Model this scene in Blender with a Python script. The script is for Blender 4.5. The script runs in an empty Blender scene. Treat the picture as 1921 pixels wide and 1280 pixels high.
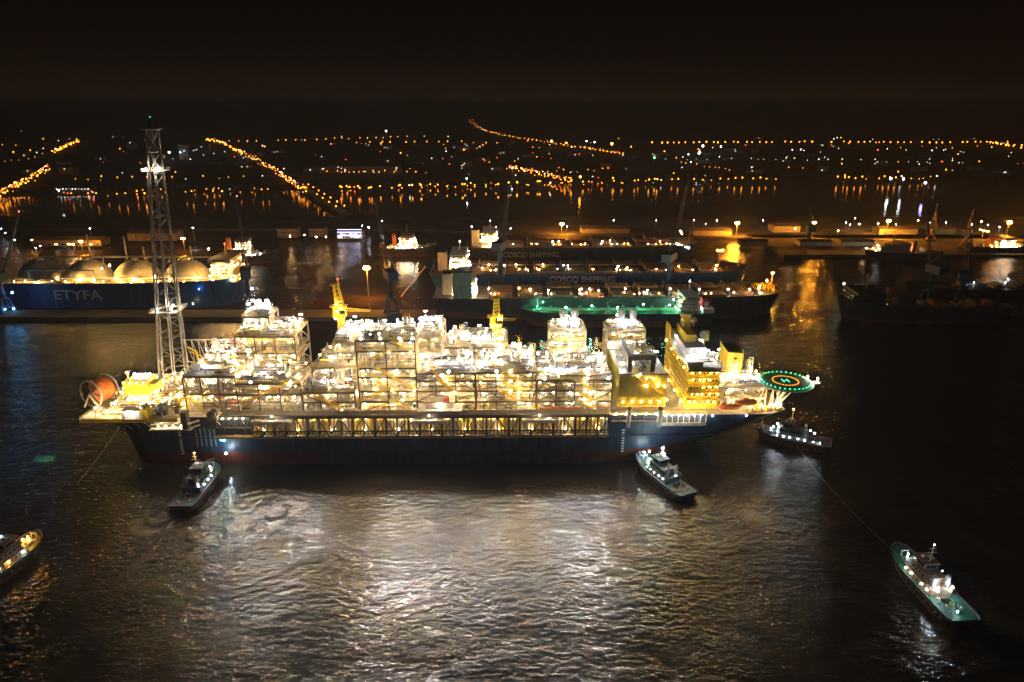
import bpy, math, random
from math import radians, sin, cos, pi, sqrt, atan2
from mathutils import Vector
R = random.Random(11)
sc = bpy.context.scene
COL = sc.collection

# ------------------------------------------------------------------ camera, sky, light
H, PITCH, FPX = 165.0, 19.1, 1298.0           # drone height, pitch down, focal length in photo pixels
cam = bpy.data.cameras.new('camera'); camo = bpy.data.objects.new('camera', cam); COL.objects.link(camo)
camo.location = (0, 0, H); camo.rotation_euler = (radians(90 - PITCH), 0, 0)
cam.sensor_width = 36; cam.lens = 36 * FPX / 1921; cam.clip_start = 1; cam.clip_end = 40000
sc.camera = camo
w = bpy.data.worlds.new('World'); sc.world = w; w.use_nodes = True
nt = w.node_tree; bg = nt.nodes['Background']
tc = nt.nodes.new('ShaderNodeTexCoord'); sx = nt.nodes.new('ShaderNodeSeparateXYZ'); cr = nt.nodes.new('ShaderNodeValToRGB')
nt.links.new(tc.outputs['Generated'], sx.inputs[0]); nt.links.new(sx.outputs['Z'], cr.inputs[0]); nt.links.new(cr.outputs[0], bg.inputs[0])
cr.color_ramp.elements[0].position = 0.0; cr.color_ramp.elements[0].color = (.0068, .0036, .0020, 1)
cr.color_ramp.elements[1].position = 0.30; cr.color_ramp.elements[1].color = (.0020, .0012, .0012, 1)
bg.inputs[1].default_value = 1.0
sun = bpy.data.lights.new('moon', 'SUN'); suno = bpy.data.objects.new('moon', sun); COL.objects.link(suno)
sun.energy = 0.02; sun.angle = radians(10); sun.color = (.55, .7, 1); suno.rotation_euler = (radians(50), 0, radians(15))
sc.view_settings.view_transform = 'Standard'; sc.view_settings.look = 'None'
sc.view_settings.exposure = 0.0; sc.view_settings.gamma = 1.0; sc.view_settings.use_curve_mapping = False
cy = sc.cycles
cy.use_denoising = True; cy.max_bounces = 4; cy.diffuse_bounces = 2; cy.glossy_bounces = 2; cy.transmission_bounces = 2
cy.volume_bounces = 0; cy.sample_clamp_indirect = 25.0; cy.use_light_tree = True; cy.caustics_reflective = False; cy.caustics_refractive = False
cy.use_adaptive_sampling = False
HAZE = True

# ------------------------------------------------------------------ photo pixel -> place
CP, SP = cos(radians(PITCH)), sin(radians(PITCH))
def slope(py):
    v = (640 - py) / FPX
    return (SP - v * CP) / (CP + v * SP)           # drop per metre travelled forward
def Zat(py, Y): return H - Y * slope(py)
def Yat(py, z=0.0): return (H - z) / slope(py)
def Xat(px, Y, z): return (px - 960) / FPX * (CP * Y + SP * (H - z))
def ground(px, py, z=0.0):
    Y = Yat(py, z); return Vector((Xat(px, Y, z), Y, z))

# ------------------------------------------------------------------ materials
MATS = {}
def mat(name, col, rough=.55, metal=0.0, wear=.25, scale=.6, bump=0.0, zs=.35):
    if name in MATS: return MATS[name]
    m = bpy.data.materials.new(name); m.use_nodes = True; t = m.node_tree; b = t.nodes['Principled BSDF']
    b.inputs['Roughness'].default_value = rough; b.inputs['Metallic'].default_value = metal
    g = t.nodes.new('ShaderNodeNewGeometry'); n = t.nodes.new('ShaderNodeTexNoise')
    mp = t.nodes.new('ShaderNodeVectorMath'); mp.operation = 'MULTIPLY'; mp.inputs[1].default_value = (1, 1, zs)
    n.inputs['Scale'].default_value = scale; n.inputs['Detail'].default_value = 4
    t.links.new(g.outputs['Position'], mp.inputs[0]); t.links.new(mp.outputs[0], n.inputs['Vector'])
    r = t.nodes.new('ShaderNodeValToRGB')
    lo = tuple(c * (1 - wear) for c in col); hi = tuple(min(1, c * (1 + wear * .6)) for c in col)
    r.color_ramp.elements[0].position = .33; r.color_ramp.elements[0].color = (*lo, 1)
    r.color_ramp.elements[1].position = .66; r.color_ramp.elements[1].color = (*hi, 1)
    t.links.new(n.outputs['Fac'], r.inputs[0]); t.links.new(r.outputs[0], b.inputs['Base Color'])
    if bump:
        bp = t.nodes.new('ShaderNodeBump'); bp.inputs['Distance'].default_value = bump
        t.links.new(n.outputs['Fac'], bp.inputs['Height']); t.links.new(bp.outputs[0], b.inputs['Normal'])
    MATS[name] = m; return m
def lamp(name, col, strength):
    if name in MATS: return MATS[name]
    m = bpy.data.materials.new(name); m.use_nodes = True; t = m.node_tree; t.nodes.clear()
    e = t.nodes.new('ShaderNodeEmission'); o = t.nodes.new('ShaderNodeOutputMaterial')
    e.inputs[0].default_value = (*col, 1); e.inputs[1].default_value = strength
    t.links.new(e.outputs[0], o.inputs[0]); MATS[name] = m; return m

WHITE = mat('white_paint', (.74, .72, .68)); CREAM = mat('cream_paint', (.66, .58, .42)); YEL = mat('yellow_paint', (.72, .50, .02), wear=.15)
GREY = mat('grey_paint', (.32, .32, .33)); LGREY = mat('light_grey_paint', (.52, .52, .52)); DARK = mat('dark_steel', (.06, .055, .05), .6)
BROWN = mat('brown_steel', (.14, .11, .08), .6); DECKG = mat('deck_grating', (.36, .34, .30), .7); SILV = mat('insulation_cladding', (.62, .62, .64), .35, .5)
RED = mat('red_paint', (.45, .05, .02)); ORG = mat('orange_paint', (.62, .16, .02)); BLUE = mat('blue_paint', (.03, .12, .42)); TEAL = mat('teal_paint', (.02, .25, .25))
GRN = mat('green_deck_paint', (.03, .26, .15), wear=.35); NAVY = mat('navy_hull_paint', (.018, .032, .066), .45, wear=.5, scale=.45, zs=.06)
BOOT = mat('red_antifouling', (.085, .014, .005), .6, wear=.5, scale=.4, zs=.08); OLIVE = mat('yellow_corrugated_wall', (.32, .245, .015), .6, wear=.2)
BLK = mat('black_rubber', (.02, .02, .02), .8); SHIPBLUE = mat('blue_hull_paint', (.010, .085, .28), .45, wear=.4, scale=.35, zs=.08)
CRBLUE = mat('blue_crane_paint', (.03, .09, .20), .5); DRED = mat('dull_red_hull', (.16, .04, .025), .6, wear=.4, scale=.1)
DGREY = mat('dark_hull_paint', (.045, .05, .055), .5, wear=.3, scale=.1); CONC = mat('concrete', (.28, .26, .23), .85, wear=.3, scale=.2)
ASPH = mat('asphalt', (.05, .05, .05), .85, wear=.2, scale=.3); WALLP = mat('pale_house_wall', (.42, .36, .32), .8); ROOFD = mat('dark_roof', (.10, .08, .075), .8)
ROOFG = mat('roof_grating', (.28, .26, .23), .7); TOWG = mat('tower_grey', (.15,.145,.135), .6); HELI = mat('helideck_green', (.015, .085, .05), .7); GLASS = mat('window_glass', (.02, .025, .03), .08, 0, .1)
TAN = mat('tan_hatch_paint', (.40, .26, .15), .6); MINT = mat('mint_funnel_paint', (.30, .48, .42), .6); LTWHITE = mat('letter_white', (.8, .8, .8), .6, wear=.1)
LW = lamp('warm_lamp', (1, .66, .28), 1600); LC = lamp('cool_lamp', (.88, .94, 1), 700); LN = lamp('neutral_lamp', (1, .82, .58), 1000)
LY = lamp('yellow_lamp', (1, .68, .24), 900); LS = lamp('sodium_lamp', (1, .42, .05), 420); LSX = lamp('quay_sodium_lamp', (1, .34, .022), 3200); LSH = lamp('sodium_mast_lamp', (1, .44, .05), 2600)
LG = lamp('green_lamp', (.02, 1, .30), 11); LO = lamp('orange_marker_lamp', (1, .30, .02), 3.5); LR = lamp('red_lamp', (1, .06, .03), 30); LB = lamp('blue_lamp', (.12, .5, 1), 80)
LFAR = lamp('far_sodium_lamp', (1, .28, .015), 13); LFARW = lamp('far_white_lamp', (.95, .95, .85), 7); LFARG = lamp('far_pale_green_lamp', (.85, .90, .45), 4); LFARR = lamp('far_red_lamp', (1, .10, .03), 12)
LTUG = lamp('tug_white_lamp', (.85, .95, 1), 240); LTG = lamp('tug_deck_lamp', (.75, 1, .85), 110); LPUR = lamp('violet_lamp', (.62, .55, 1), 5); LWIN = lamp('lit_window', (1, .75, .40), 2.5); LWINC = lamp('cool_window', (.8, .9, 1), 2.5); LW2 = lamp('ship_warm_lamp', (1, .56, .20), 420); LN2 = lamp('ship_neutral_lamp', (1, .88, .70), 160); LY2 = lamp('ship_yellow_lamp', (1, .58, .15), 480); LTB = lamp('ship_cool_lamp', (.85, .95, 1), 110); LTM = lamp('tug_mast_lamp', (.80, .93, 1), 900)
LDECKG = lamp('green_deck_flood', (.22, 1, .60), 700); LORF = lamp('orange_flood', (1, .25, .02), 320)

# ------------------------------------------------------------------ mesh builder
class MB:
    def __init__(s): s.v = []; s.f = []; s.m = []; s.sm = []; s.ml = []
    def add(s, vs, fs, m, smooth=False):
        if m not in s.ml: s.ml.append(m)
        i = s.ml.index(m); o = len(s.v); s.v.extend(vs)
        for f in fs: s.f.append(tuple(k + o for k in f)); s.m.append(i); s.sm.append(smooth)
    def box(s, x0, x1, y0, y1, z0, z1, m):
        s.add([(x0,y0,z0),(x1,y0,z0),(x1,y1,z0),(x0,y1,z0),(x0,y0,z1),(x1,y0,z1),(x1,y1,z1),(x0,y1,z1)],
              [(0,3,2,1),(4,5,6,7),(0,1,5,4),(1,2,6,5),(2,3,7,6),(3,0,4,7)], m)
    def beam(s, p, q, wd, m, hd=None):
        p, q = Vector(p), Vector(q); hd = hd or wd; d = (q - p)
        if d.length < 1e-6: return
        d.normalize(); up = Vector((0,0,1)) if abs(d.z) < .95 else Vector((0,1,0))
        a = d.cross(up).normalized() * wd / 2; b = a.cross(d).normalized() * hd / 2
        s.add([tuple(c) for c in (p-a-b, p+a-b, p+a+b, p-a+b, q-a-b, q+a-b, q+a+b, q-a+b)],
              [(0,1,2,3),(7,6,5,4),(0,4,5,1),(1,5,6,2),(2,6,7,3),(3,7,4,0)], m)
    def lathe(s, p, q, prof, m, n=8, smooth=True):
        p, q = Vector(p), Vector(q); d = q - p; L = d.length; d.normalize()
        up = Vector((0,0,1)) if abs(d.z) < .95 else Vector((1,0,0))
        a = d.cross(up).normalized(); b = a.cross(d).normalized(); vs = []; fs = []
        for t, r in prof:
            c = p + d * (t * L)
            for k in range(n):
                an = 2 * pi * k / n; e = c + a * (r * cos(an)) + b * (r * sin(an)); vs.append(tuple(e))
        for j in range(len(prof) - 1):
            for k in range(n):
                k2 = (k + 1) % n; fs.append((j*n+k, j*n+k2, (j+1)*n+k2, (j+1)*n+k))
        fs.append(tuple(range(n - 1, -1, -1))); fs.append(tuple((len(prof)-1)*n + k for k in range(n)))
        s.add(vs, fs, m, smooth)
    def tube(s, p, q, r, m, n=6, r2=None): s.lathe(p, q, [(0, r), (1, r if r2 is None else r2)], m, n, n > 6)
    def octa(s, c, r, m):
        x, y, z = c
        s.add([(x-r,y,z),(x+r,y,z),(x,y-r,z),(x,y+r,z),(x,y,z-r),(x,y,z+r)],
              [(0,2,5),(2,1,5),(1,3,5),(3,0,5),(2,0,4),(1,2,4),(3,1,4),(0,3,4)], m)
    def ball(s, c, r, m, nu=12, nv=8, v0=-pi/2):
        c = Vector(c); vs = []; fs = []
        for j in range(nv + 1):
            ph = v0 + (pi/2 - v0) * j / nv
            for k in range(nu):
                th = 2*pi*k/nu; vs.append((c.x + r*cos(ph)*cos(th), c.y + r*cos(ph)*sin(th), c.z + r*sin(ph)))
        for j in range(nv):
            for k in range(nu):
                k2 = (k+1) % nu; fs.append((j*nu+k, j*nu+k2, (j+1)*nu+k2, (j+1)*nu+k))
        s.add(vs, fs, m, True)
    def mesh(s, name, origin=(0,0,0)):
        me = bpy.data.meshes.new(name); ox, oy, oz = origin
        me.from_pydata([(x-ox, y-oy, z-oz) for x, y, z in s.v], [], s.f)
        for m in s.ml: me.materials.append(m)
        me.polygons.foreach_set('material_index', s.m); me.polygons.foreach_set('use_smooth', s.sm); me.update()
        return me
    def build(s, name, parent=None, origin=(0,0,0), kind=None, label=None):
        o = bpy.data.objects.new(name, s.mesh(name, origin)); COL.objects.link(o)
        if parent: o.parent = parent
        if kind: o['kind'] = kind
        if label: o['label'] = label
        return o
def inst(name, me, parent, loc=(0,0,0), scale=(1,1,1), rz=0.0):
    o = bpy.data.objects.new(name, me); COL.objects.link(o); o.parent = parent
    o.location = loc; o.scale = scale; o.rotation_euler = (0, 0, rz); return o
def tag(o, label, cat, group=None):
    o['label'] = label; o['category'] = cat
    if group: o['group'] = group
    return o
def thing(name, label, cat, loc=(0,0,0), rz=0.0, group=None):
    o = bpy.data.objects.new(name, None); COL.objects.link(o); o.location = loc; o.rotation_euler = (0,0,rz)
    o.empty_display_size = 1
    return tag(o, label, cat, group)
def text(name, body, size, m, parent, loc, rot, depth=.05, sx=1.0, bold=0.0):
    cu = bpy.data.curves.new(name, 'FONT'); cu.body = body; cu.size = size; cu.extrude = depth; cu.align_x = 'CENTER'; cu.align_y = 'CENTER'; cu.offset = bold
    t = bpy.data.objects.new('tmp', cu); COL.objects.link(t)
    me = bpy.data.meshes.new_from_object(t.evaluated_get(bpy.context.evaluated_depsgraph_get())); bpy.data.objects.remove(t)
    me.materials.clear(); me.materials.append(m)
    o = bpy.data.objects.new(name, me); COL.objects.link(o); o.parent = parent; o.location = loc; o.rotation_euler = rot; o.scale = (sx, 1, 1); return o

# ------------------------------------------------------------------ water and land
def water_material(name='harbour_water', calm=1.0, rough=.10):
    m = bpy.data.materials.new(name); m.use_nodes = True; t = m.node_tree; b = t.nodes['Principled BSDF']; N = t.nodes.new; Lk = t.links.new
    b.inputs['Base Color'].default_value = (.036, .025, .014, 1); b.inputs['Roughness'].default_value = rough; b.inputs['IOR'].default_value = 1.6
    g = N('ShaderNodeNewGeometry')
    def noise(scale, vec, detail=2.0, dist=0.0):
        n = N('ShaderNodeTexNoise'); n.inputs['Scale'].default_value = scale; n.inputs['Detail'].default_value = detail; n.inputs['Distortion'].default_value = dist
        Lk(vec, n.inputs['Vector']); return n.outputs['Fac']
    def vm(op, a, bv):
        n = N('ShaderNodeVectorMath'); n.operation = op; Lk(a, n.inputs[0])
        if isinstance(bv, tuple): n.inputs[1].default_value = bv
        else: Lk(bv, n.inputs[1])
        return n.outputs[0]
    def ma(op, a, bv, c=None):
        n = N('ShaderNodeMath'); n.operation = op
        for i, q in enumerate((a, bv, c)):
            if q is None: continue
            if isinstance(q, (int, float)): n.inputs[i].default_value = q
            else: Lk(q, n.inputs[i])
        return n.outputs[0]
    P = g.outputs['Position']
    # slow eddies bend the ripples
    ed = N('ShaderNodeTexNoise'); ed.inputs['Scale'].default_value = .016; ed.inputs['Detail'].default_value = 3; Lk(P, ed.inputs['Vector'])
    off = vm('MULTIPLY', vm('SUBTRACT', ed.outputs['Color'], (.5, .5, .5)), (15, 15, 0))
    Q = vm('ADD', P, off)
    st = vm('MULTIPLY', Q, (.55, 1.1, 1.0))
    h0 = noise(.055, Q, 2.0); h1 = noise(.15, st, 3.0); h2 = noise(.46, st, 3.0, .3); h3 = noise(1.5, st, 2.0)
    # propeller wash rings behind the two pushing tugs
    def rings(cx, cy_, r0, wl, amp):
        d = N('ShaderNodeVectorMath'); d.operation = 'DISTANCE'; Lk(vm('ADD', P, vm('MULTIPLY', off, (1.3, 1.3, 0))), d.inputs[0]); d.inputs[1].default_value = (cx, cy_, 0)
        s_ = ma('SINE', ma('MULTIPLY', d.outputs['Value'], 2*pi/wl), 0)
        fall = ma('DIVIDE', ma('SUBTRACT', d.outputs['Value'], r0), 9.0); fall = ma('MULTIPLY', fall, fall); fall = ma('POWER', 2.718, ma('MULTIPLY', fall, -1))
        return ma('MULTIPLY', ma('MULTIPLY', s_, fall), amp)
    patch = N('ShaderNodeMapRange'); patch.inputs[1].default_value = .35; patch.inputs[2].default_value = .68; patch.inputs[3].default_value = 1.1; patch.inputs[4].default_value = 2.3
    Lk(noise(.022, Q, 2.0, .8), patch.inputs[0])
    hh = ma('ADD', ma('ADD', ma('MULTIPLY', h0, .45), ma('MULTIPLY', h1, .42)), ma('ADD', ma('MULTIPLY', h2, .46), ma('MULTIPLY', h3, .12)))
    hh = ma('MULTIPLY', hh, patch.outputs[0])
    # sheltered, calmer water under the big hull's side
    sep = N('ShaderNodeSeparateXYZ'); Lk(vm('ADD', P, vm('MULTIPLY', off, (.5, .25, 0))), sep.inputs[0])
    def ramp(v, a, c):
        n = N('ShaderNodeMapRange'); n.interpolation_type = 'SMOOTHSTEP'; n.inputs[1].default_value = a; n.inputs[2].default_value = c; Lk(v, n.inputs[0]); return n.outputs[0]
    lee = ma('MULTIPLY', ramp(sep.outputs['Y'], 262, 280), ma('MULTIPLY', ramp(sep.outputs['X'], -185, -165), ramp(sep.outputs['X'], 105, 85)))
    hh = ma('MULTIPLY', hh, ma('SUBTRACT', 1.0, ma('MULTIPLY', lee, .82)))
    hh = ma('ADD', hh, rings(-104, 236, 33, 4.6, .075)); hh = ma('ADD', hh, rings(112, 240, 16, 4.2, .06)); hh = ma('ADD', hh, rings(-40, 222, 22, 5.0, .05))
    silt = N('ShaderNodeValToRGB'); silt.color_ramp.elements[0].position = .38; silt.color_ramp.elements[0].color = (.016, .0115, .007, 1); silt.color_ramp.elements[1].position = .68; silt.color_ramp.elements[1].color = (.048, .033, .017, 1)
    Lk(noise(.03, Q, 5.0, 1.2), silt.inputs[0]); 
    def wash(px, py, r):
        c = ground(px, py); d = N('ShaderNodeVectorMath'); d.operation = 'DISTANCE'; Lk(vm('ADD', P, vm('MULTIPLY', off, (1.2, 1.2, 0))), d.inputs[0]); d.inputs[1].default_value = (c.x, c.y, 0)
        f = N('ShaderNodeMapRange'); f.interpolation_type = 'SMOOTHSTEP'; f.inputs[1].default_value = r; f.inputs[2].default_value = r*.25; Lk(d.outputs['Value'], f.inputs[0]); return f.outputs[0]
    ws = ma('MAXIMUM', wash(470, 990, 36), ma('MAXIMUM', wash(1425, 955, 17), ma('MAXIMUM', wash(300, 975, 16), wash(1780, 1215, 14))))
    sw = N('ShaderNodeMapRange'); sw.inputs[1].default_value = .42; sw.inputs[2].default_value = .66; Lk(noise(.11, vm('ADD', P, vm('MULTIPLY', off, (1.2, 1.2, 0))), 6.0, .7), sw.inputs[0])
    fm = ma('MULTIPLY', ws, sw.outputs[0]); mx = N('ShaderNodeMix'); mx.data_type = 'RGBA'; Lk(fm, mx.inputs[0]); Lk(silt.outputs[0], mx.inputs[6]); mx.inputs[7].default_value = (.13, .10, .068, 1); Lk(mx.outputs[2], b.inputs['Base Color'])
    bp = N('ShaderNodeBump'); bp.inputs['Distance'].default_value = 1.0; bp.inputs['Strength'].default_value = calm
    Lk(hh, bp.inputs['Height']); Lk(bp.outputs[0], b.inputs['Normal'])
    return m
WATER = water_material()
b = MB(); b.add([(-6000,-300,0),(6000,-300,0),(6000,1035,0),(-6000,1035,0)], [(0,1,2,3)], WATER)
o = b.build('water'); o['kind'] = 'structure'
b = MB(); b.add([(-6000,1035,0),(6000,1035,0),(6000,1700,0),(-6000,1700,0)], [(0,1,2,3)], water_material('river_water', .10, .06))
o = b.build('river'); o['kind'] = 'structure'
LAND = mat('dark_land', (.055, .045, .032), .95, wear=.5, scale=.02)
def quay(name, pts, z=3.0, m=CONC):
    n = len(pts); b = MB()
    vs = [(x, y, -2) for x, y in pts] + [(x, y, z) for x, y in pts]
    b.add(vs, [tuple(range(n, 2*n)), tuple(range(n-1, -1, -1))] + [(k, (k+1) % n, n+(k+1) % n, n+k) for k in range(n)], m)
    o = b.build(name); o['kind'] = 'structure'; return o
bk = [ground(*q, 0) for q in ((-100,371),(120,367),(520,357),(620,354),(960,347),(1240,339),(1460,338),(2020,345))]
quay('far_bank_ground', [(-14000, bk[0].y)]+[(p.x, p.y) for p in bk]+[(14000, bk[-1].y), (14000, 26000), (-14000, 26000)], 1.5, LAND)
QUAYM = mat('quay_paving', (.075, .065, .055), .9, wear=.5, scale=.03)
def gq(pts): return [(ground(px, py, 3).x, ground(px, py, 3).y) for px, py in pts]
quay('shipyard_ground', [(-1500, 930), (-420, 935), (-120, 925), (90, 880), (420, 860), (1600, 850), (1600, 1030), (-1500, 1040)], 3, QUAYM)
quay('finger_pier', [(-700, 524), (-62, 524), (-62, 545), (-700, 545)], 3.5, QUAYM)
quay('outer_quay', gq([(1470, 478), (2000, 478), (2100, 440), (1400, 440)]), 3, QUAYM)

# ------------------------------------------------------------------ generic hull
def hull_mb(L, B, zd, top, boot, deck, zboot=3.0, rake=6.0, stern=4.0, full=.86, sheer=0.0, bulwark=1.2, dens=28, wlfull=.8, aftw=.8, inset=.25):
    b = MB()
    def fx(z): return L/2 - rake * (1 - max(0, z) / zd)
    def ax(z): return -L/2 + stern * (1 - max(0, z) / zd)
    def hb(t, k):
        f = full if k else wlfull
        r = 1.0
        if t > f: u = (t - f) / (1 - f); r = sqrt(max(0, 1 - u ** (2.2 if k else 1.5)))
        a = .06 if k else .18
        if t < a: r *= (aftw if k else .45) + (1 - (aftw if k else .45)) * sqrt(t / a)
        return max(.02, r) * B / 2
    zs = [-1.5, zboot, zd * .6 + zboot * .4, zd + bulwark]; rows = []
    for side in (-1, 1):
        for k, z in enumerate(zs):
            q = min(1, max(0, z) / zd); row = []
            for i in range(dens + 1):
                t = i / dens; x = ax(z) + (fx(z) - ax(z)) * t
                y = (hb(t, 0) * (1 - q) + hb(t, 1) * q) * side
                zz = z + (sheer * max(0, (t - .55) / .45) ** 2 if k == 3 else (sheer * .6 * max(0, (t-.55)/.45)**2 if k == 2 else 0))
                row.append((x, y, zz))
            rows.append(row)
    n = dens + 1
    for sd in range(2):
        for k in range(3):
            m = boot if k == 0 else top; fs = []
            vs = rows[sd*4+k] + rows[sd*4+k+1]
            for i in range(dens):
                f = (i, i+1, n+i+1, n+i); fs.append(f if sd == 0 else f[::-1])
            b.add(vs, fs, m, True)
    for k in range(3):                                            # transom
        b.add([rows[k][0], rows[k+1][0], rows[4+k+1][0], rows[4+k][0]], [(0, 1, 2, 3)], boot if k == 0 else top)
    vs = []; fs = []
    for i in range(n):
        for sd in (0, 1):
            x, y, z = rows[sd*4+3][i]; vs.append((x, y * (1 - inset / max(.5, abs(y))) if abs(y) > .6 else 0, z - bulwark))
    for i in range(dens): fs.append((2*i, 2*i+2, 2*i+3, 2*i+1))
    b.add(vs, fs, deck)
    return b
def windows_row(b, x0, x1, y, z, n, m, face=-1, wd=1.0, ht=.8):
    for k in range(n):
        x = x0 + (x1 - x0) * (k + .5) / n
        b.box(x - wd/2, x + wd/2, min(y, y + face*.06), max(y, y + face*.06), z, z + ht, m)

# ------------------------------------------------------------------ production ship (the big lit vessel)
O = (-35.0, 325.0, 0.0); Z0 = 25.5; YN = 296.0
ship = thing('production_ship', 'huge floating production ship covered in brightly lit process modules, dark blue hull', 'ship', O, radians(.7))
def part(b, name, parent=None, **k): return b.build(name, parent or ship, O if (parent is None or parent is ship) else (0,0,0), **k)
class SubFix: pass
def sub(b, name, parent, **k): return b.build(name, parent, O, **k)     # parts sit at the root origin, so their children share it

# hull: blunt ends, raked right end
def fpso_hull():
    b = MB(); xl, xr = -190.0, 129.0; yn, yf = YN, 354.0; zt = Z0 - .3
    zs = [-2, 7.0, 15.5, zt]
    xL = [-186, -188.5, -190, -191]; xR = [92, 99, 115, 131]; nx = 40; rows = []
    for k, z in enumerate(zs):
        rn, rf = [], []
        for i in range(nx + 1):
            t = i / nx; x = xL[k] + (xR[k] - xL[k]) * t
            r = 1.0; dl = (x - xL[k]); dr = (xR[k] - x); cl = (22, 18, 12, 8)[k]; crr = (62, 54, 36, 20)[k]
            if dl < cl: r *= .45 + .55 * sqrt(max(0, 1 - ((cl - dl) / cl) ** 2))
            if dr < crr: r *= (.12, .2, .5, .82)[k] + (1 - (.12, .2, .5, .82)[k]) * sqrt(max(0, 1 - ((crr - dr) / crr) ** 2))
            rn.append((x, 325 - 29 * r, z)); rf.append((x, 325 + 29 * r, z))
        rows.append((rn, rf))
    n = nx + 1
    for k in range(3):
        m = BOOT if k == 0 else NAVY
        for sd in (0, 1):
            vs = rows[k][sd] + rows[k+1][sd]; fs = [(i, i+1, n+i+1, n+i) for i in range(nx)]
            b.add(vs, [f if sd == 0 else f[::-1] for f in fs], m, True)
        for e in (0, nx):
            b.add([rows[k][0][e], rows[k+1][0][e], rows[k+1][1][e], rows[k][1][e]], [(0,1,2,3)], m)
    vs = []
    for i in range(n): vs += [rows[3][0][i], rows[3][1][i]]
    b.add(vs, [(2*i, 2*i+2, 2*i+3, 2*i+1) for i in range(nx)], DECKG)
    return b
hull = part(fpso_hull(), 'hull')
b = MB()                                                           # rubbing strakes, draught marks, overboard streaks
for x in (-150, -60, 20, 70): b.box(x - .25, x + .25, YN - .25, YN + .1, 6, 22, NAVY)
b.box(-165, 95, YN - .35, YN + .1, 14.2, 14.7, NAVY)
sub(b, 'rubbing_strake', hull)
b = MB()
for k in range(9):
    for x in (-158.0, 52.0): b.box(x, x + 1.3, YN - .12, YN - .04, 5.9 + k * 1.4, 6.6 + k * 1.4, LTWHITE)
sub(b, 'draught_marks', hull, kind='stuff')
b = MB()
for x in [-150 + 2.2*i for i in range(5)]:
    b.box(x, x + .5, YN - .2, YN - .05, 10, 18 + R.random()*2, GREY)
sub(b, 'anode_strip', hull, kind='stuff')

# --- equipment prototypes (shared meshes)
def vessel_v(m, m2):
    b = MB(); b.lathe((0,0,0), (0,0,6.6), [(0,1.0),(.14,1.0),(.15,1.2),(.86,1.2),(.94,.95),(.985,.5),(1,.1)], m, 12)
    b.lathe((0,0,2.4), (0,0,2.55), [(0,1.26),(1,1.26)], m2, 12); b.lathe((0,0,4.4), (0,0,4.55), [(0,1.26),(1,1.26)], m2, 12)
    b.tube((0,0,6.4), (0,0,7.4), .2, m2); b.tube((0,0,7.3), (2.0,0,7.3), .2, m2); b.tube((2.0,0,7.4), (2.0,0,0), .2, m2); b.tube((-1.1,-.6,1.6), (-1.9,-1,1.6), .22, m2)
    return b.mesh('pressure_vessel')
def vessel_h(m, m2):
    b = MB(); b.lathe((-4,0,2), (4,0,2), [(0,.1),(.02,.7),(.07,1.2),(.93,1.2),(.98,.7),(1,.1)], m, 12)
    for x in (-2.4, 2.4): b.box(x-.3, x+.3, -1, 1, 0, 1.4, m2)
    for x in (-1.5, 0, 1.6): b.tube((x,0,3), (x,0,3.9), .18, m2)
    b.tube((-1.5,0,3.9), (1.6,0,3.9), .18, m2)
    return b.mesh('horizontal_drum')
def skid(m, m2):
    b = MB(); b.box(-2.6,2.6,-1.6,1.6,0,.3,m2); b.box(-2.2,-.6,-1.2,1.2,.3,2.3,m); b.box(.1,1.2,-1.0,1.1,.3,1.7,m2); b.tube((1.7,0,.3),(1.7,0,3.1),.45,m,8)
    b.tube((-1.4,-1.35,2.0),(2.3,-1.35,2.0),.16,m); b.tube((-1.4,-1.35,1.1),(2.3,-1.35,1.1),.13,m)
    for x in (-2.5,2.5):
        for y in (-1.5,1.5): b.beam((x,y,.3),(x,y,3.2),.16,m2)
        b.beam((x,-1.5,3.2),(x,1.5,3.2),.16,m2)
    for y in (-1.5,1.5): b.beam((-2.5,y,3.2),(2.5,y,3.2),.16,m2)
    return b.mesh('equipment_skid')
def exchanger(m, m2):
    b = MB()
    for z in (1.0, 2.7):
        b.lathe((-3.2,0,z),(3.2,0,z),[(0,.3),(.03,.6),(.12,.6),(.125,.75),(.14,.75),(.15,.6),(.95,.6),(1,.2)],m,10)
    for x in (-1.8,1.8): b.box(x-.2,x+.2,-.8,.8,0,3.2,m2)
    b.tube((-2.6,0,2.7),(-2.6,0,4.2),.2,m2)
    return b.mesh('heat_exchanger')
def cabin(m, m2):
    b = MB(); b.box(-3,3,-1.3,1.3,.15,2.8,m); b.box(-3.05,3.05,-1.35,1.35,2.8,2.95,m2)
    for k in range(9): b.box(-2.8+.66*k,-2.6+.66*k,-1.38,-1.3,.3,2.7,m)
    b.box(-2.9,-2.6,-1.2,1.2,0,.15,m2); b.box(2.6,2.9,-1.2,1.2,0,.15,m2); b.box(.4,1.3,-1.42,-1.381,.3,2.2,m2)
    return b.mesh('equipment_cabin')
def manifold(m, m2):
    b = MB()
    for k in range(6):
        x = -2.2+.88*k; b.tube((x,0,0),(x,0,3.3),.2,m); b.lathe((x,-.35,1.5),(x,.35,1.5),[(0,.38),(1,.38)],m2,8)
    b.tube((-2.8,0,3.2),(2.8,0,3.2),.32,m,8); b.tube((-2.8,0,.5),(2.8,0,.5),.32,m,8)
    return b.mesh('valve_manifold')
EQ = []
for (m, m2) in ((WHITE,LGREY),(SILV,GREY),(CREAM,YEL),(GREY,DARK),(LGREY,BROWN),(SILV,DARK)):
    for nm, fn in (('pressure_vessel',vessel_v),('horizontal_drum',vessel_h),('equipment_skid',skid),('heat_exchanger',exchanger),('equipment_cabin',cabin),('valve_manifold',manifold)):
        EQ.append((nm, fn(m, m2)))
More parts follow.
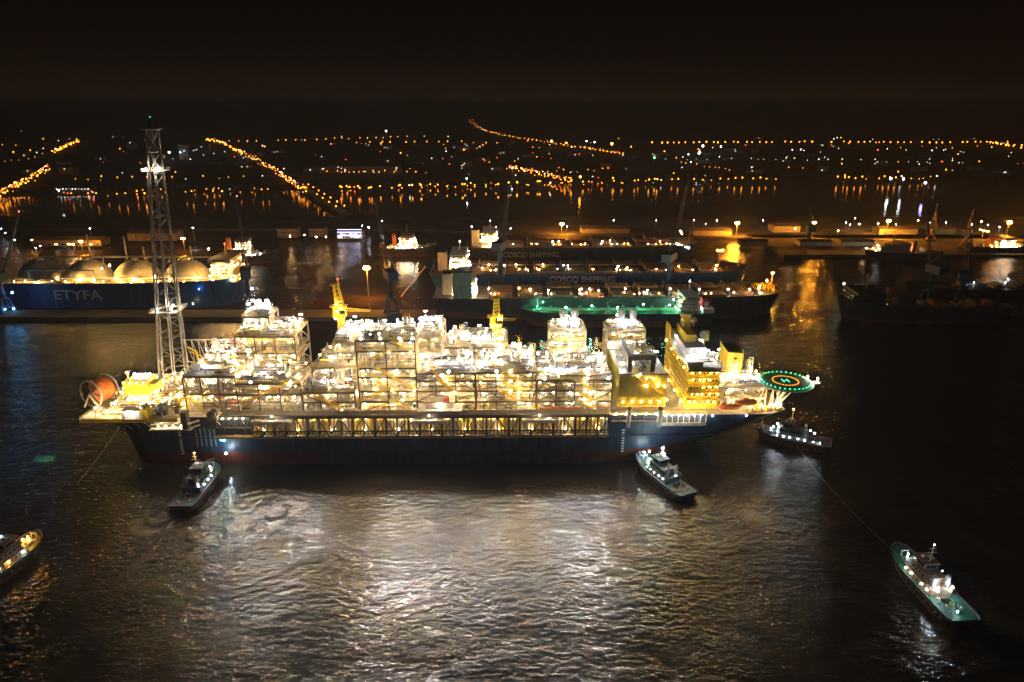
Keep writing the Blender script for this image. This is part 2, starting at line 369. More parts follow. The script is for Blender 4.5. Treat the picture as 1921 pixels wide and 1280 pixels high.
EQSIZE = {'pressure_vessel':(2.6,2.6,7.4),'horizontal_drum':(8,2.6,3.9),'equipment_skid':(5.4,3.3,3.2),'heat_exchanger':(6.4,1.8,4.2),'equipment_cabin':(6.1,2.8,3),'valve_manifold':(5.6,.9,3.4)}
def pole_mesh(lm, h=4.2, n=2):
    b = MB(); b.tube((0,0,0),(0,0,h),.09,GREY,5); b.box(-.7,.7,-.12,.12,h-.08,h+.06,GREY)
    for k in range(n):
        x = -.5 + 1.0*k/(max(1,n-1)) if n > 1 else 0
        b.box(x-.3,x+.3,-.30,.25,h+.06,h+.16,DARK); b.octa((x,-.25,h-.12),.30,lm)
    return b.mesh('light_pole')
LPN = lamp('pole_neutral_lamp', (1, .90, .76), 420); LPW = lamp('pole_warm_lamp', (1, .70, .34), 420)
POLES = [pole_mesh(LC), pole_mesh(LC, 3.8), pole_mesh(LPN), pole_mesh(LPW, 3.6)]
POLEC = pole_mesh(LC, 4.6, 2)
PIPEC = [WHITE]*6 + [SILV]*5 + [CREAM]*4 + [LGREY]*3 + [GREY]*4 + [BROWN]*2 + [DARK]*2 + [YEL, YEL, RED, BLUE]
def fine_pipes(b, x0, x1, y0, y1, za, zb, n, rmax=.38):
    for _ in range(n):
        m = R.choice(PIPEC); r = R.uniform(.07, rmax) * R.choice((.45, .7, 1)); k = R.random()
        y = R.uniform(y0, y1); x = R.uniform(x0, x1); z = R.uniform(za + .4, zb - .4)
        if k < .42:
            l = R.uniform(.25, .9) * (x1 - x0); xa = R.uniform(x0, x1 - l); b.tube((xa,y,z),(xa+l,y,z),r,m)
            if R.random() < .5: b.tube((xa,y,z),(xa,y,R.uniform(za,z)),r,m)
        elif k < .80: b.tube((x,y,R.uniform(za, z)),(x,y,R.uniform(z, zb)),r,m)
        elif k < .92: b.tube((x,y,z),(x,min(y1,y+R.uniform(2,7)),z),r,m)
        else:
            s = R.uniform(.4,1.1); b.box(x-s,x+s,y-s*.6,y+s*.6,za,za+R.uniform(.8,2.2),m)
def rail(b, x0, x1, y, z, m=YEL, step=2.2):
    for zz in (.55, 1.1): b.beam((x0,y,z+zz),(x1,y,z+zz),.09,m)
    n = max(1, int((x1-x0)/step))
    for k in range(n+1): x = x0+(x1-x0)*k/n; b.beam((x,y,z),(x,y,z+1.1),.09,m)
def rail_y(b, x, y0, y1, z, m=YEL, step=2.5):
    for zz in (.55, 1.1): b.beam((x,y0,z+zz),(x,y1,z+zz),.09,m)
    n = max(1, int((y1-y0)/step))
    for k in range(n+1): y = y0+(y1-y0)*k/n; b.beam((x,y,z),(x,y,z+1.1),.09,m)
def module(px0, px1, Yf, Yb, ys, label, name='process_module', wall=15.0, dens=1.0, lampm=(LW,LW,LW,LN,LY), frame=BROWN, ncol=None, brace=.5, roofeq=1.0, z0=Z0, pole=POLES, poles=1.0, zabs=None, lampgap=6.5):
    zs = zabs or [z0] + [Zat(y, Yf) for y in ys]
    zm = zs[-1]; x0, x1 = Xat(px0, Yf, zm), Xat(px1, Yf, zm); W = x1 - x0
    nc = ncol or max(2, int(round(W / 9.5)) + 1); xs = [x0 + W*i/(nc-1) for i in range(nc)]; ym = [Yf, (Yf+Yb)/2, Yb]
    b = MB()
    for i, x in enumerate(xs):
        for y in ym: b.beam((x,y,zs[0]-.4),(x,y,zs[-1]),.5 if y == Yf else .6,frame if y == Yf else CREAM)  # front posts and beams browner by default, their backlit shade painted in
    for z in zs[1:]:
        for y in ym: b.beam((x0-.3,y,z-.45),(x1+.3,y,z-.45),.5,frame if y == Yf else CREAM,.6)
        for x in (x0, x1): b.beam((x,Yf,z-.45),(x,Yb,z-.45),.5,CREAM,.8)
    for k in range(len(zs)-1):
        for i in range(nc-1):
            if R.random() < brace and zs[k+1]-zs[k] > 3:
                if R.random() < .5: b.beam((xs[i],Yf,zs[k]),(xs[i+1],Yf,zs[k+1]-.8),.30,frame)
                else: b.beam((xs[i+1],Yf,zs[k]),(xs[i],Yf,zs[k+1]-.8),.30,frame)
        for x in (x0, x1): b.beam((x,Yf,zs[k]),(x,(Yf+Yb)/2,zs[k+1]-.8),.38,CREAM); b.beam((x,Yb,zs[k]),(x,(Yf+Yb)/2,zs[k+1]-.8),.38,CREAM)
    P = part(b, name, label=label)
    for k, z in enumerate(zs):
        b = MB(); b.box(x0+.05,x1-.05,Yf+.3,Yb-.3,z-.3,z,DECKG if k < len(zs)-1 else ROOFG)
        if k: rail(b, x0, x1, Yf+.15, z); rail_y(b, x0+.2, Yf, Yb, z); rail_y(b, x1-.2, Yf, Yb, z)
        sub(b, 'deck', P)
    if wall:
        yw = min(Yf + wall, Yb - 1)
        for k in range(len(zs)-1):
            if zs[k+1]-zs[k] < 2: continue
            b = MB(); b.box(x0+.6,x1-.6,yw,yw+.25,zs[k],zs[k+1]-.9,R.choice((CREAM,CREAM,WHITE,LGREY)))
            n = int(W/1.5)
            for i in range(n): b.box(x0+.8+i*1.5,x0+1.1+i*1.5,yw-.15,yw,zs[k]+.1,zs[k+1]-1,CREAM)
            sub(b, 'blast_wall', P)
    for k in range(len(zs)-1):                                     # some bays closed by cladding panels
        for i in range(nc-1):
            if R.random() < .13 and zs[k+1]-zs[k] > 3.4:
                b = MB(); xa, xb = xs[i]+.5, xs[i]+(xs[i+1]-xs[i])*R.choice((.45,.7,.95))-.2; zc = zs[k]+(zs[k+1]-zs[k])*R.choice((.55,.8))
                b.box(xa,xb,Yf+2.6,Yf+2.75,zs[k]+.1,zc,R.choice((WHITE,LGREY,CREAM,GREY,TEAL)))
                for q in range(int((xb-xa)/1.1)): b.box(xa+.3+q*1.1,xa+.5+q*1.1,Yf+2.5,Yf+2.6,zs[k]+.2,zc-.1,GREY)
                sub(b, 'cladding_panel', P)
    rk = MB()
    for k in range(len(zs)-1):                                     # ordered pipe runs under each floor
        for q in range(6): rk.tube((x0+.5,Yf+.8+q*.75,zs[k+1]-1.35-.12*(q % 2)),(x1-.5,Yf+.8+q*.75,zs[k+1]-1.35-.12*(q % 2)),(.28,.16,.22,.12,.3,.18)[q],(SILV,WHITE,GREY,CREAM,SILV,LGREY)[q],6)
        for q in range(int(W/4)):
            x = x0+1+q*4+R.uniform(-.6,.6); rk.tube((x,Yf+.8+(q % 6)*.75,zs[k]),(x,Yf+.8+(q % 6)*.75,zs[k+1]-1.35),R.choice((.14,.2,.28)),R.choice(PIPEC))
    sub(rk, 'pipe_rack', P, kind='stuff')
    lm = MB(); fp = MB()
    for k in range(len(zs)):
        top = k == len(zs)-1; za = zs[k]; zb = zs[k+1]-.9 if not top else za + 4.5
        ya, yb_ = Yf+1.2, (min(Yf+wall, Yb)-1 if (wall and not top) else Yb-1)
        area = W*(yb_-ya); ne = max(1, int(area/34*dens*(roofeq if top else .8)))
        for _ in range(ne):
            nm, me = R.choice(EQ); sx_, sy_, sz_ = EQSIZE[nm]
            s = R.uniform(.7, 1.15)
            if not top: s = min(s, (zb-za)/sz_*.95)
            if s < .25: continue
            rz = R.choice((0, 0, pi/2, pi)); ex = (sx_ if rz != pi/2 else sy_)*s/2; ey = (sy_ if rz != pi/2 else sx_)*s/2
            if x1-x0 < 2*ex+.8 or yb_-ya < 2*ey+.4: continue
            inst(nm, me, P, (R.uniform(x0+ex+.3,x1-ex-.3)-O[0], R.uniform(ya+ey,yb_-ey)-O[1], za), (s,s,s), rz)
        fine_pipes(fp, x0+.4, x1-.4, ya, yb_, za, zb if not top else za+3.2, int(W*(7.0 if not top else 5.5)*dens*(yb_-ya)/14))
        if not top:
            ny = max(2, int((yb_-ya)/lampgap)); nx_ = max(2, int(W/lampgap*1.15))
            for i in range(nx_):
                for j in range(ny):
                    if R.random() < .12: continue
                    x = x0+W*(i+R.uniform(.25,.75))/nx_; y = ya+.2+(yb_-ya-.2)*(j+R.uniform(.05,.7))/ny; z = max(za+1.4, zb-R.uniform(1.1,1.9))
                    lm.box(x-.4,x+.4,y-.15,y+.15,z+.3,z+.42,GREY); lm.octa((x,y,z),.27,R.choice(lampm)); lm.beam((x,y,z+.4),(x,y,zb+.3),.06,GREY)
    for k in range(len(zs)-1):                                     # lamps hung under the front edge of each floor
        n_ = int(W/3.2)
        for i in range(n_):
            if R.random() < .8: x = x0+W*(i+R.uniform(.2,.8))/n_; lm.octa((x,Yf+R.uniform(.55,1.6),zs[k+1]-1.5),.20,R.choice((LW,LW,LN,LY)))
    for _ in range(int(W*(Yb-Yf)/22)):                             # low lamps among the roof equipment
        x, y = R.uniform(x0+.5,x1-.5), R.uniform(Yf+1,Yb-.5); z = zs[-1]+R.uniform(1.2,3.4); lm.octa((x,y,z),.16,R.choice((LW,LW,LN,LY))); lm.beam((x,y,zs[-1]),(x,y,z),.07,YEL)
    sub(fp, 'pipework', P, kind='stuff'); sub(lm, 'ceiling_lamps', P, kind='stuff')
    n = int(W/6.0*poles)
    for i in range(n):
        for y in (Yb-.6, Yb-(Yb-Yf)*.45, Yf+4.0)[:3 if Yb-Yf > 20 else 2]:
            if R.random() < .62: inst('light_pole', R.choice(pole), P, (x0+W*(i+R.uniform(.3,.7))/n-O[0], y-O[1], zs[-1]))
    return P, x0, x1, zs
def stair(P, xa, za, xb, zb, y, m=YEL, wd=1.3):
    b = MB(); n = max(3, int(abs(zb-za)/.55))
    for yy in (y, y-wd): b.beam((xa,yy,za),(xb,yy,zb),.14,m,.5); b.beam((xa,yy,za+1.1),(xb,yy,zb+1.1),.1,m)
    for k in range(n):
        t = (k+.5)/n; x = xa+(xb-xa)*t; z = za+(zb-za)*t; b.box(x-.28,x+.28,y-wd+.08,y-.08,z-.05,z+.04,DECKG)
    for t in (0,.33,.66,1): x = xa+(xb-xa)*t; z = za+(zb-za)*t; b.beam((x,y-wd,z),(x,y-wd,z+1.1),.1,m)
    s = .8 if xb > xa else -.8
    b.box(min(xa,xa-s*2),max(xa,xa-s*2),y-wd,y,za-.12,za,DECKG); b.box(min(xb,xb+s*2),max(xb,xb+s*2),y-wd,y,zb-.12,zb,DECKG)
    b.octa((xb,y-.6,zb-.9),.28,LY); b.octa(((xa+xb)/2,y+.3,(za+zb)/2+2.3),.28,LY)
    return sub(b, 'stair', P)
def stair_px(P, pxa, pya, pxb, pyb, Y): stair(P, Xat(pxa,Y,Zat(pya,Y)), Zat(pya,Y), Xat(pxb,Y,Zat(pyb,Y)), Zat(pyb,Y), Y)

# --- modules, left to right (front plane, back plane, floor lines read off the photo)
M, *_ = module(342, 440, 302, 350, (737, 704), 'low module beside the flare tower', roofeq=1.1)
stair_px(M, 352, 737, 385, 770, 301.2)
M, *_ = module(442, 562, 300, 326, (738, 718), 'low front module with long yellow stair')
stair_px(M, 452, 756, 540, 716, 299.4); stair_px(M, 446, 716, 480, 697, 304)
M, *_ = module(440, 552, 327, 352, (661, 630), 'tall left tower module', wall=8, zabs=[Z0, 34, 42, Zat(661,327), Zat(630,327)])
M, *_ = module(455, 505, 336, 351, (), 'upper deckhouse of the left tower', wall=6, zabs=[Zat(630,327)+.5, Zat(630,327)+7.5], poles=2, pole=[POLEC])
M, *_ = module(566, 664, 301, 350, (735,), 'low module in the gap between the towers', zabs=[Z0, 30.5, Zat(735,301)], roofeq=1.2)
stair_px(M, 588, 741, 640, 765, 300.2)
M, *_ = module(585, 655, 318, 349, (700,), 'raised rear deck between the towers', zabs=[Zat(735,301)+.5, Zat(735,301)+6], roofeq=1.1)
M, *_ = module(665, 776, 300, 320, (752, 733, 707, 690, 658, 638), 'tallest front module with criss-cross stairs', ncol=3, dens=.85, frame=DARK, lampgap=7.5)
for a in ((672, 752, 735, 726), (735, 735, 700, 708), (670, 690, 728, 657), (706, 690, 775, 729), (735, 640, 768, 657), (735, 752, 772, 768)): stair_px(M, *a, 299.2)
M, *_ = module(624, 664, 308, 336, (685, 668, 641), 'narrow tower module under the left crane', dens=.8, zabs=[Z0, 34, Zat(685,308), Zat(660,308), Zat(641,308)], frame=CREAM)
M, *_ = module(778, 826, 312, 338, (690, 660, 629), 'narrow tower module with row of white roof lamps', zabs=[Z0, 34, Zat(690,312), Zat(660,312), Zat(629,312)], frame=CREAM, pole=[POLEC], poles=1.2)
M, *_ = module(668, 775, 322, 350, (), 'lower rear half of the tallest module', zabs=[Z0, 36, 46], wall=5, pole=[POLEC], poles=.8)
M, *_ = module(779, 889, 300, 330, (753, 733, 714, 700), 'middle module with open floors', dens=1.15)
stair_px(M, 808, 693, 850, 733, 299.3); stair_px(M, 820, 714, 852, 734, 298.6)
M, *_ = module(836, 952, 326, 350, (666, 645), 'rear module with vertical columns', zabs=[Z0, 36, Zat(672,326), Zat(652,326)], roofeq=1.6, lampm=(LW,LN))
b = MB()
for k in range(16):
    x = Xat(838+7.2*k,330,52); b.lathe((x,332+R.uniform(-3,8),Zat(652,326)),(x,332,Zat(652,326)+R.uniform(3,8)),[(0,.7),(.9,.7),(1,.2)],R.choice((WHITE,CREAM,SILV)),8)
sub(b, 'column_row', M)
M, *_ = module(891, 1004, 300.5, 332, (753, 733, 714, 699), 'middle module with three stacked stairs', dens=1.2)
for y0, y1 in ((699, 716), (716, 734), (734, 753)): stair_px(M, 940, y0, 972, y1, 299.4)
M, *_ = module(1006, 1148, 300, 334, (753, 733, 714), 'right open-floored module', dens=1.25, lampm=(LW,LN,LN))
for y0, y1 in ((714, 733), (733, 753), (753, 768)): stair_px(M, 1080, y0, 1112, y1, 299.2)
for (pa, pb, lab) in ((1032, 1100, 'left tower with twin white exhaust stacks'), (1141, 1212, 'right tower with twin white exhaust stacks')):
    zt = Zat(622, 336)
    M, x0, x1, zs = module(pa, pb, 336, 351, (), lab, zabs=[Z0, Zat(672,336), Zat(655,336), Zat(639,336), zt], wall=7, dens=1.1, lampm=(LW,LY), frame=CREAM, roofeq=.6, poles=.6, lampgap=5)
    for f in (.38, .70):
        b = MB(); x = x0+(x1-x0)*f; zb_ = zt
        b.lathe((x,341,zb_),(x,341,zb_+9.5),[(0,2.0),(.35,2.0),(.4,1.55),(1,1.55)],WHITE,14)
        for kk in range(6): a = 2*pi*kk/6; b.beam((x+2*cos(a),341+2*sin(a),zb_+7.2),(x+2*cos(a),341+2*sin(a),zb_+9.7),.12,WHITE)
        for zz in (7.2, 8.4, 9.7): b.lathe((x,341,zb_+zz),(x,341,zb_+zz+.12),[(0,2.1),(1,2.1)],WHITE,12)
        b.octa((x-1.2,338.4,zb_+4.2),.34,LC); b.octa((x+1.4,338.4,zb_+3.5),.34,LC)
        sub(b, 'exhaust_stack', M)
    b = MB()
    for k in range(7):
        a = pi*k/6
        b.beam((x0+5-5*cos(a)*.8,338,zt+3*sin(a)),(x0+5-5*cos(a+pi/6)*.8,338,zt+3*sin(a+pi/6)),.4,CREAM)
    b.beam((x0-4,338,zt-8),(x0,338,zt-14),.5,YEL); b.box(x0-5,x0,337,341,zt-8.3,zt-7.9,DECKG); rail(b,x0-5,x0,337,zt-7.9)
    sub(b, 'side_platform', M)
# yellow corrugated generator house
zt = Zat(705, 302); x0, x1 = Xat(1160,302,36), Xat(1250,302,36); xb0 = x0
b = MB(); b.box(x0,x1,302,340,Z0+1,zt,OLIVE)
n = int((x1-x0)/.8)
for i in range(n): b.box(x0+.2+i*.8,x0+.55+i*.8,301.82,302,Z0+1.2,zt-.3,OLIVE)
for i in range(44): b.box(x0-.18,x0,302.4+i*.85,302.8+i*.85,Z0+1.2,zt-.3,OLIVE)
b.box(x0-.4,x1+.4,301.6,302.05,zt,zt+.5,DARK); b.box(x0-.3,x1+.3,301.7,301.9,Z0+6.5,Z0+6.7,OLIVE)
G = part(b, 'generator_house', label='yellow corrugated wall box with roof machinery')
for xa, za, xb, zb in ((1190,706,1212,722),(1215,722,1250,748)): stair_px(G, xa, za, xb, zb, 301.4)
b = MB()
for i in range(5):
    x = x0+2.2+i*(x1-x0-3.5)/4.4; b.octa((x,300.8,Z0+4.2),.22,LY); b.beam((x,302,Z0+4.7),(x,300.6,Z0+4.6),.15,DARK)
for px, py in ((1197,706),(1212,712),(1225,713),(1234,722),(1246,727)):
    z = Zat(py,300.6); x = Xat(px,300.6,z); b.octa((x,300.4,z),.22,LY); b.beam((x,302,z+.5),(x,300.3,z+.45),.15,DARK)
sub(b, 'wall_lamps', G, kind='stuff')
b = MB(); b.box(x0+.5,x1-.5,303,339,zt,zt+.3,LGREY); rail(b,x0,x1,301.9,zt+.5)
b.box(x0+4,x0+6,304,330,zt+.3,zt+8.5,DARK); b.box(x0+15,x0+17,304,306,zt+.3,zt+8.5,DARK); b.box(x0+4,x0+17,304.2,306,zt+6.5,zt+8.6,DARK)
sub(b, 'roof_deck', G)
for i in range(16):
    nm, me = R.choice(EQ); s = R.uniform(.8,1.3); inst(nm, me, G, (R.uniform(x0+4,x1-4)-O[0], R.uniform(307,336)-O[1], zt+.3), (s,)*3, R.choice((0,pi/2)))
fp = MB(); fine_pipes(fp, x0+1, x1-1, 304, 338, zt+.3, zt+6, 70); sub(fp, 'pipework', G, kind='stuff')
for i in range(9): inst('light_pole', POLES[i % 4], G, (x0+1.5+(x1-x0-3)*(i % 5)/4-O[0], (306, 322, 337)[i % 3]-O[1], zt+.3))
# accommodation block
za = Zat(695, 302); x0, x1 = Xat(1293,302,za), Xat(1353,302,za)
b = MB(); b.box(x0,x1,302,350,Z0,za,YEL); b.box(x0-.3,x1+.3,301.6,350.3,za,za+.5,WHITE)
ACC = part(b, 'accommodation_block', label='yellow living quarters block with lamps along each floor')
lm = MB()
for k in range(5):
    z = Z0+2+k*(za-Z0-2)/5
    w_ = MB(); w_.box(x0-1.2,x1+1.0,300.4,301.95,z+2.6,z+2.85,YEL); rail(w_,x0-1,x1+1,300.5,z+2.85); sub(w_, 'gallery', ACC)
    ww = MB(); windows_row(ww, x0+1, x1-1, 302, z+1.0, 9, GLASS, -1, .8, .9); sub(ww, 'window', ACC, kind='stuff')
    for i in range(5):
        if R.random() < .72:
            x = x0+1.5+(x1-x0-3)*(i+R.uniform(-.3,.3))/4; lm.octa((x,300.9,z+2.2),.16,LY)
for i in range(7):
    if i % 2 == 0: lm.octa((x0-1.6,306+i*6.5,Z0+2.5),.24,LY); lm.octa((x0-1.4,306+i*6.5,za-.5),.16,LY)
sub(lm, 'gallery_lamps', ACC, kind='stuff')
ww = MB()
for i in range(14):
    for j in range(6): ww.box(x0-.07,x0,304+i*3.3,304.9+i*3.3,Z0+2+j*3.1,Z0+3+j*3.1,GLASS)
sub(ww, 'window', ACC, kind='stuff')
b = MB()                                                           # bridge roof, mast, radomes
b.box(x0+2,x1-3,318,348,za+.5,za+5,WHITE); b.box(x0+4,x1-6,326,346,za+5,za+9,YEL); b.box(x0+5.5,x0+9,338,344,za+9,za+16,YEL)
for z in (11, 13.5, 16): b.box(x0+4.8,x0+9.7,337.4,344.6,za+z,za+z+.25,CREAM)
for k in range(6): b.beam((x0+5+k*.8,338+k,za+16),(x0+5+k*.8,338+k,za+18+R.random()*4),.12,WHITE)
b.tube((x0+15,330,za+5),(x0+15,330,za+9.5),1.6,YEL,12); b.box(x0-.5,x0+7,303,306,za+.5,za+3.2,WHITE)
b.box(x0-1,x0-.2,340,349,za-2,za+9,YEL)
sub(b, 'bridge_house', ACC)
b = MB(); b.ball((x0+11,340,za+12.5),1.7,WHITE); b.tube((x0+11,340,za+9),(x0+11,340,za+11.2),.5,WHITE); sub(b, 'radome', ACC)
b = MB(); b.ball((x1-1,330,za+7.5),2.3,LGREY); b.tube((x1-1,330,za+.5),(x1-1,330,za+5.6),.7,CREAM); sub(b, 'radome', ACC)
fp = MB(); fine_pipes(fp, x0+1, x1-1, 303, 336, za+.5, za+4.5, 60, .3); sub(fp, 'pipework', ACC, kind='stuff')
for i in range(14): inst('light_pole', POLES[i % 4], ACC, (x0+1+(x1-x0-2)*R.random()-O[0], 304+44*R.random()-O[1], za+.5))
# funnel with emblem
zf0, zf1 = Zat(705,316), Zat(664,316); x0, x1 = Xat(1366,316,zf1), Xat(1395,316,zf1)
b = MB(); b.add([(x0,316,zf0),(x1,316,zf0),(x1,326,zf0),(x0,326,zf0),(x0+.3,316,zf1),(x1+.6,316,zf1-.4),(x1+.6,326,zf1-.4),(x0-.6,327,zf1+2.4)],
                [(0,3,2,1),(4,5,6,7),(0,1,5,4),(1,2,6,5),(2,3,7,6),(3,0,4,7)], YEL)
b.box(x0-1,x1+1,315,328,Z0,zf0,YEL)
FU = part(b, 'funnel', label='yellow funnel casing with dark diamond and teal lettered emblem')
xm = (x0+x1)/2+.4; b = MB(); zc = zf1-3.0
b.add([(xm-1.4,315.9,zc),(xm,315.9,zc-.9),(xm+1.4,315.9,zc),(xm,315.9,zc+.9)], [(0,1,2,3)], DARK); b.box(xm-1.5,xm+1.5,315.9,315.95,zc-2.1,zc-1.8,ORG)
b.box(xm-2.0,xm+2.0,315.9,315.95,zc-5.6,zc-2.6,LTWHITE); b.box(xm-1.8,xm+1.8,315.84,315.89,zc-5.4,zc-3.6,TEAL)
sub(b, 'emblem', FU); text('emblem_letters', 'BR', 2.0, LTWHITE, FU, (xm-O[0], 315.8-O[1], zc-4.4), (pi/2,0,0))
# deck outfit right of the quarters
M, *_ = module(1356, 1440, 303, 345, (748, 728), 'cluttered stern deck with yellow machinery', dens=1.1, lampm=(LW,LY,LN), wall=10, frame=CREAM, roofeq=.9)
for px, py, lab in ((1370, 772, 'nearer'), (1402, 764, 'farther')):
    z = Zat(py,298); x = Xat(px,298,z); b = MB()
    b.lathe((x-5.5,299,z+1.2),(x+5.5,299,z+1.2),[(0,.1),(.06,.9),(.2,1.5),(.8,1.5),(.94,.9),(1,.1)],ORG,10); b.box(x-1.8,x+1.2,298.2,299.8,z+2.2,z+3.3,ORG)
    for dx in (-4,4): b.beam((x+dx,301.5,z-1),(x+dx,299.5,z+4.6),.4,WHITE); b.beam((x+dx,299.5,z+4.6),(x+dx,298.2,z+4.4),.35,WHITE)
    part(b, 'lifeboat', label='orange enclosed lifeboat in white davits')
# near-side deck edge, bulwark house at right
b = MB(); zb_ = Zat(800, 295); x0, x1 = Xat(1238,295,zb_), Xat(1322,295,zb_)
b.box(x0,x1,294,296.2,zb_,zb_+.4,CREAM); b.box(x0,x1,294,294.2,zb_+.4,zb_+1.6,CREAM); b.box(x0,x1,294,297,Z0+1,Z0+1.3,CREAM)
for i in range(9): x = x0+(x1-x0)*i/8; b.beam((x,294.1,zb_),(x,294.1,Z0+1),.3,CREAM)
lm = b
for i in range(6): lm.octa((x0+2+(x1-x0-4)*i/5,295.2,Z0-.2),.3,R.choice((LW,LN)))
part(b, 'side_gallery', label='lit side gallery hanging at the right end of the hull')
b = MB(); x0, x1 = Xat(1146,296,Z0), Xat(1238,296,Z0)
b.box(x0,x1,295.4,299,Z0+1.1,Z0+1.4,BROWN); rail(b,x0,x1,295.5,Z0+1.4,BROWN); b.box(x0,x1,295.2,297,Z0-3.4,Z0-3.1,BROWN)
for i in range(7): x = x0+(x1-x0)*i/6; b.beam((x,295.4,Z0-3.2),(x,295.4,Z0+1.2),.3,BROWN)
for i in range(5): b.octa((x0+2+(x1-x0-4)*i/4,295.8,Z0+.4),.26,LW)
part(b, 'side_gallery', label='narrow side gallery between truss and right end')
for px in (1178, 1237):
    b = MB(); x = Xat(px,295,Z0); b.tube((x,294.6,Z0-6),(x,294.6,Z0+3.2),1.0,GREY,10,1.2); b.lathe((x,294.6,Z0+3.2),(x,294.6,Z0+4.6),[(0,1.3),(.6,1.1),(1,.4)],DARK,10); part(b, 'bollard_column')
# riser balcony truss along the near side
ztop, zbot = Zat(783,293), Zat(819,293); x0, x1 = Xat(470,293,20), Xat(1141,293,20); nb = 32; bay = (x1-x0)/nb
b = MB()
for z in (ztop, (ztop*.30+zbot*.70), zbot): b.beam((x0,293,z),(x1,293,z),.5,DARK,.6 if z != ztop else 1.0)
for i in range(nb+1):
    x = x0+i*bay; b.beam((x,293,zbot),(x,293,ztop),.38,DARK)
    if i < nb:
        if i % 2: b.beam((x,293,zbot),(x+bay,293,ztop),.38,DARK)
        else: b.beam((x,293,ztop),(x+bay,293,zbot),.38,DARK)
T = part(b, 'riser_balcony', label='long dark truss gallery along the near hull side, lit from inside')
b = MB(); b.box(x0,x1,292.3,296.0,zbot-.42,zbot-.32,CREAM); sub(b, 'lower_walkway', T)
b = MB(); b.box(x0-14,x1,292.6,299.6,ztop+.5,ztop+.8,BROWN); b.box(x0-14,x1,292.6,293.0,ztop+.8,ztop+1.2,DARK)
for y in (294.6, 296.0, 297.4): b.tube((x0-13,y,ztop+1.3),(x1-1,y,ztop+1.3),.3,BROWN,8)
sub(b, 'pipe_shelf', T)
b = MB(); lm = MB()
for i in range(nb):
    for j in range(3):
        x = x0+bay*(i+.2+.3*j); b.lathe((x,295.2,zbot+.2),(x,295.2,ztop-1),[(0,.55),(.25,.55),(.27,.38),(.75,.38),(.77,.6),(1,.6)],R.choice((CREAM,CREAM,WHITE,YEL)),8)
    b.box(x0+bay*i+.3,x0+bay*(i+1)-.3,295.75,295.95,zbot+1.2,ztop-1.5,CREAM)
    lm.octa((x0+bay*(i+R.uniform(.3,.7)),294.4,ztop-1.0),R.choice((.12,.16,.19)),R.choice((LW,LY)))
    if i % 3 == 1: lm.octa((x0+bay*(i+.1),294.4,zbot+3.0),.12,LW)
sub(b, 'riser_tubes', T, kind='stuff'); sub(lm, 'gallery_lamps', T, kind='stuff')
for pa, pb in ((474, 545), (771, 836), (977, 1043)):
    b = MB(); xa, xb = Xat(pa,291,ztop), Xat(pb,291,ztop); b.box(xa,xb,288.6,292.5,ztop-1.2,ztop-.9,LGREY); b.box(xa,xb,288.6,288.9,ztop-.9,ztop+.3,WHITE); rail(b,xa,xb,288.8,ztop+.3,CREAM)
    for k in range(4): x = xa+(xb-xa)*(k+.5)/4; b.beam((x,289,ztop-1.2),(x,293,ztop-4),.25,DARK)
    b.octa(((xa+xb)/2,290.6,ztop+1.9),.24,LN); sub(b, 'hang_off_platform', T)
# laydown hut above the truss
xa, xb = Xat(783,294,30), Xat(865,294,30); z = Zat(766,294)
b = MB(); b.box(xa,xb,290,299,z,z+.35,LGREY); rail(b,xa,xb,290.1,z+.35,CREAM)
for x in (xa+2,xb-2,(xa+xb)/2): b.beam((x,291,ztop),(x,291,z),.4,DARK)
b.box(xa+3.5,xb-4,293,298.5,z+.35,z+3.2,CREAM); b.box(xa+3.2,xb-3.6,292.6,298.8,z+3.2,z+3.6,BROWN); b.box(xa+12,xa+14.5,292.9,296,z+3.6,z+5.2,RED)
b.octa(((xa+xb)/2,291.5,z+2.4),.26,LN); part(b, 'laydown_hut', label='brown roofed hut on a platform above the truss')
b = MB(); xa, xb = Xat(1016,297.5,28), Xat(1094,297.5,28); b.lathe((xa,297.6,28.2),(xb,297.6,28.2),[(0,.2),(.02,.6),(.98,.6),(1,.2)],ORG,8); part(b, 'red_hose', label='orange red hose stowed along the deck edge')
# left gangway part of the balcony
b = MB(); xa, xb = Xat(382,294,24), Xat(474,294,24)
for z in (Zat(786,294), Zat(802,294)): b.beam((xa,294,z),(xb,294,z),.5,DARK)
for k in range(9):
    x = xa+(xb-xa)*k/8; b.beam((x,294,Zat(802,294)),(x,294,Zat(786,294)),.3,DARK)
    if k < 8: b.beam((x,294,Zat(802 if k % 2 else 786,294)),(x+(xb-xa)/8,294,Zat(786 if k % 2 else 802,294)),.25,DARK)
b.box(xa+5,xb,292,295.9,zbot-.4,zbot-.1,BROWN); rail(b,xa+5,xb,292.1,zbot-.1,CREAM)
for k in range(5): x = xa+5+(xb-xa-5)*k/4; b.beam((x,292.2,zbot),(x,294,Zat(802,294)),.2,DARK)
for k in range(7): b.octa((xa+2+(xb-xa-4)*k/6,295.2,Z0-.8),.24,LW)
b.octa((xa+9,292.2,8.2),.36,LTM); b.tube((xa+9,292.2,8.6),(xa+9,293.0,zbot),.08,DARK,5); b.octa((xa+7,293.6,zbot-1.6),.42,LB); b.octa((xa+8.5,293.6,zbot-1.6),.36,LDECKG)
part(b, 'side_gangway', label='dark truss gangway at the left end of the near side')
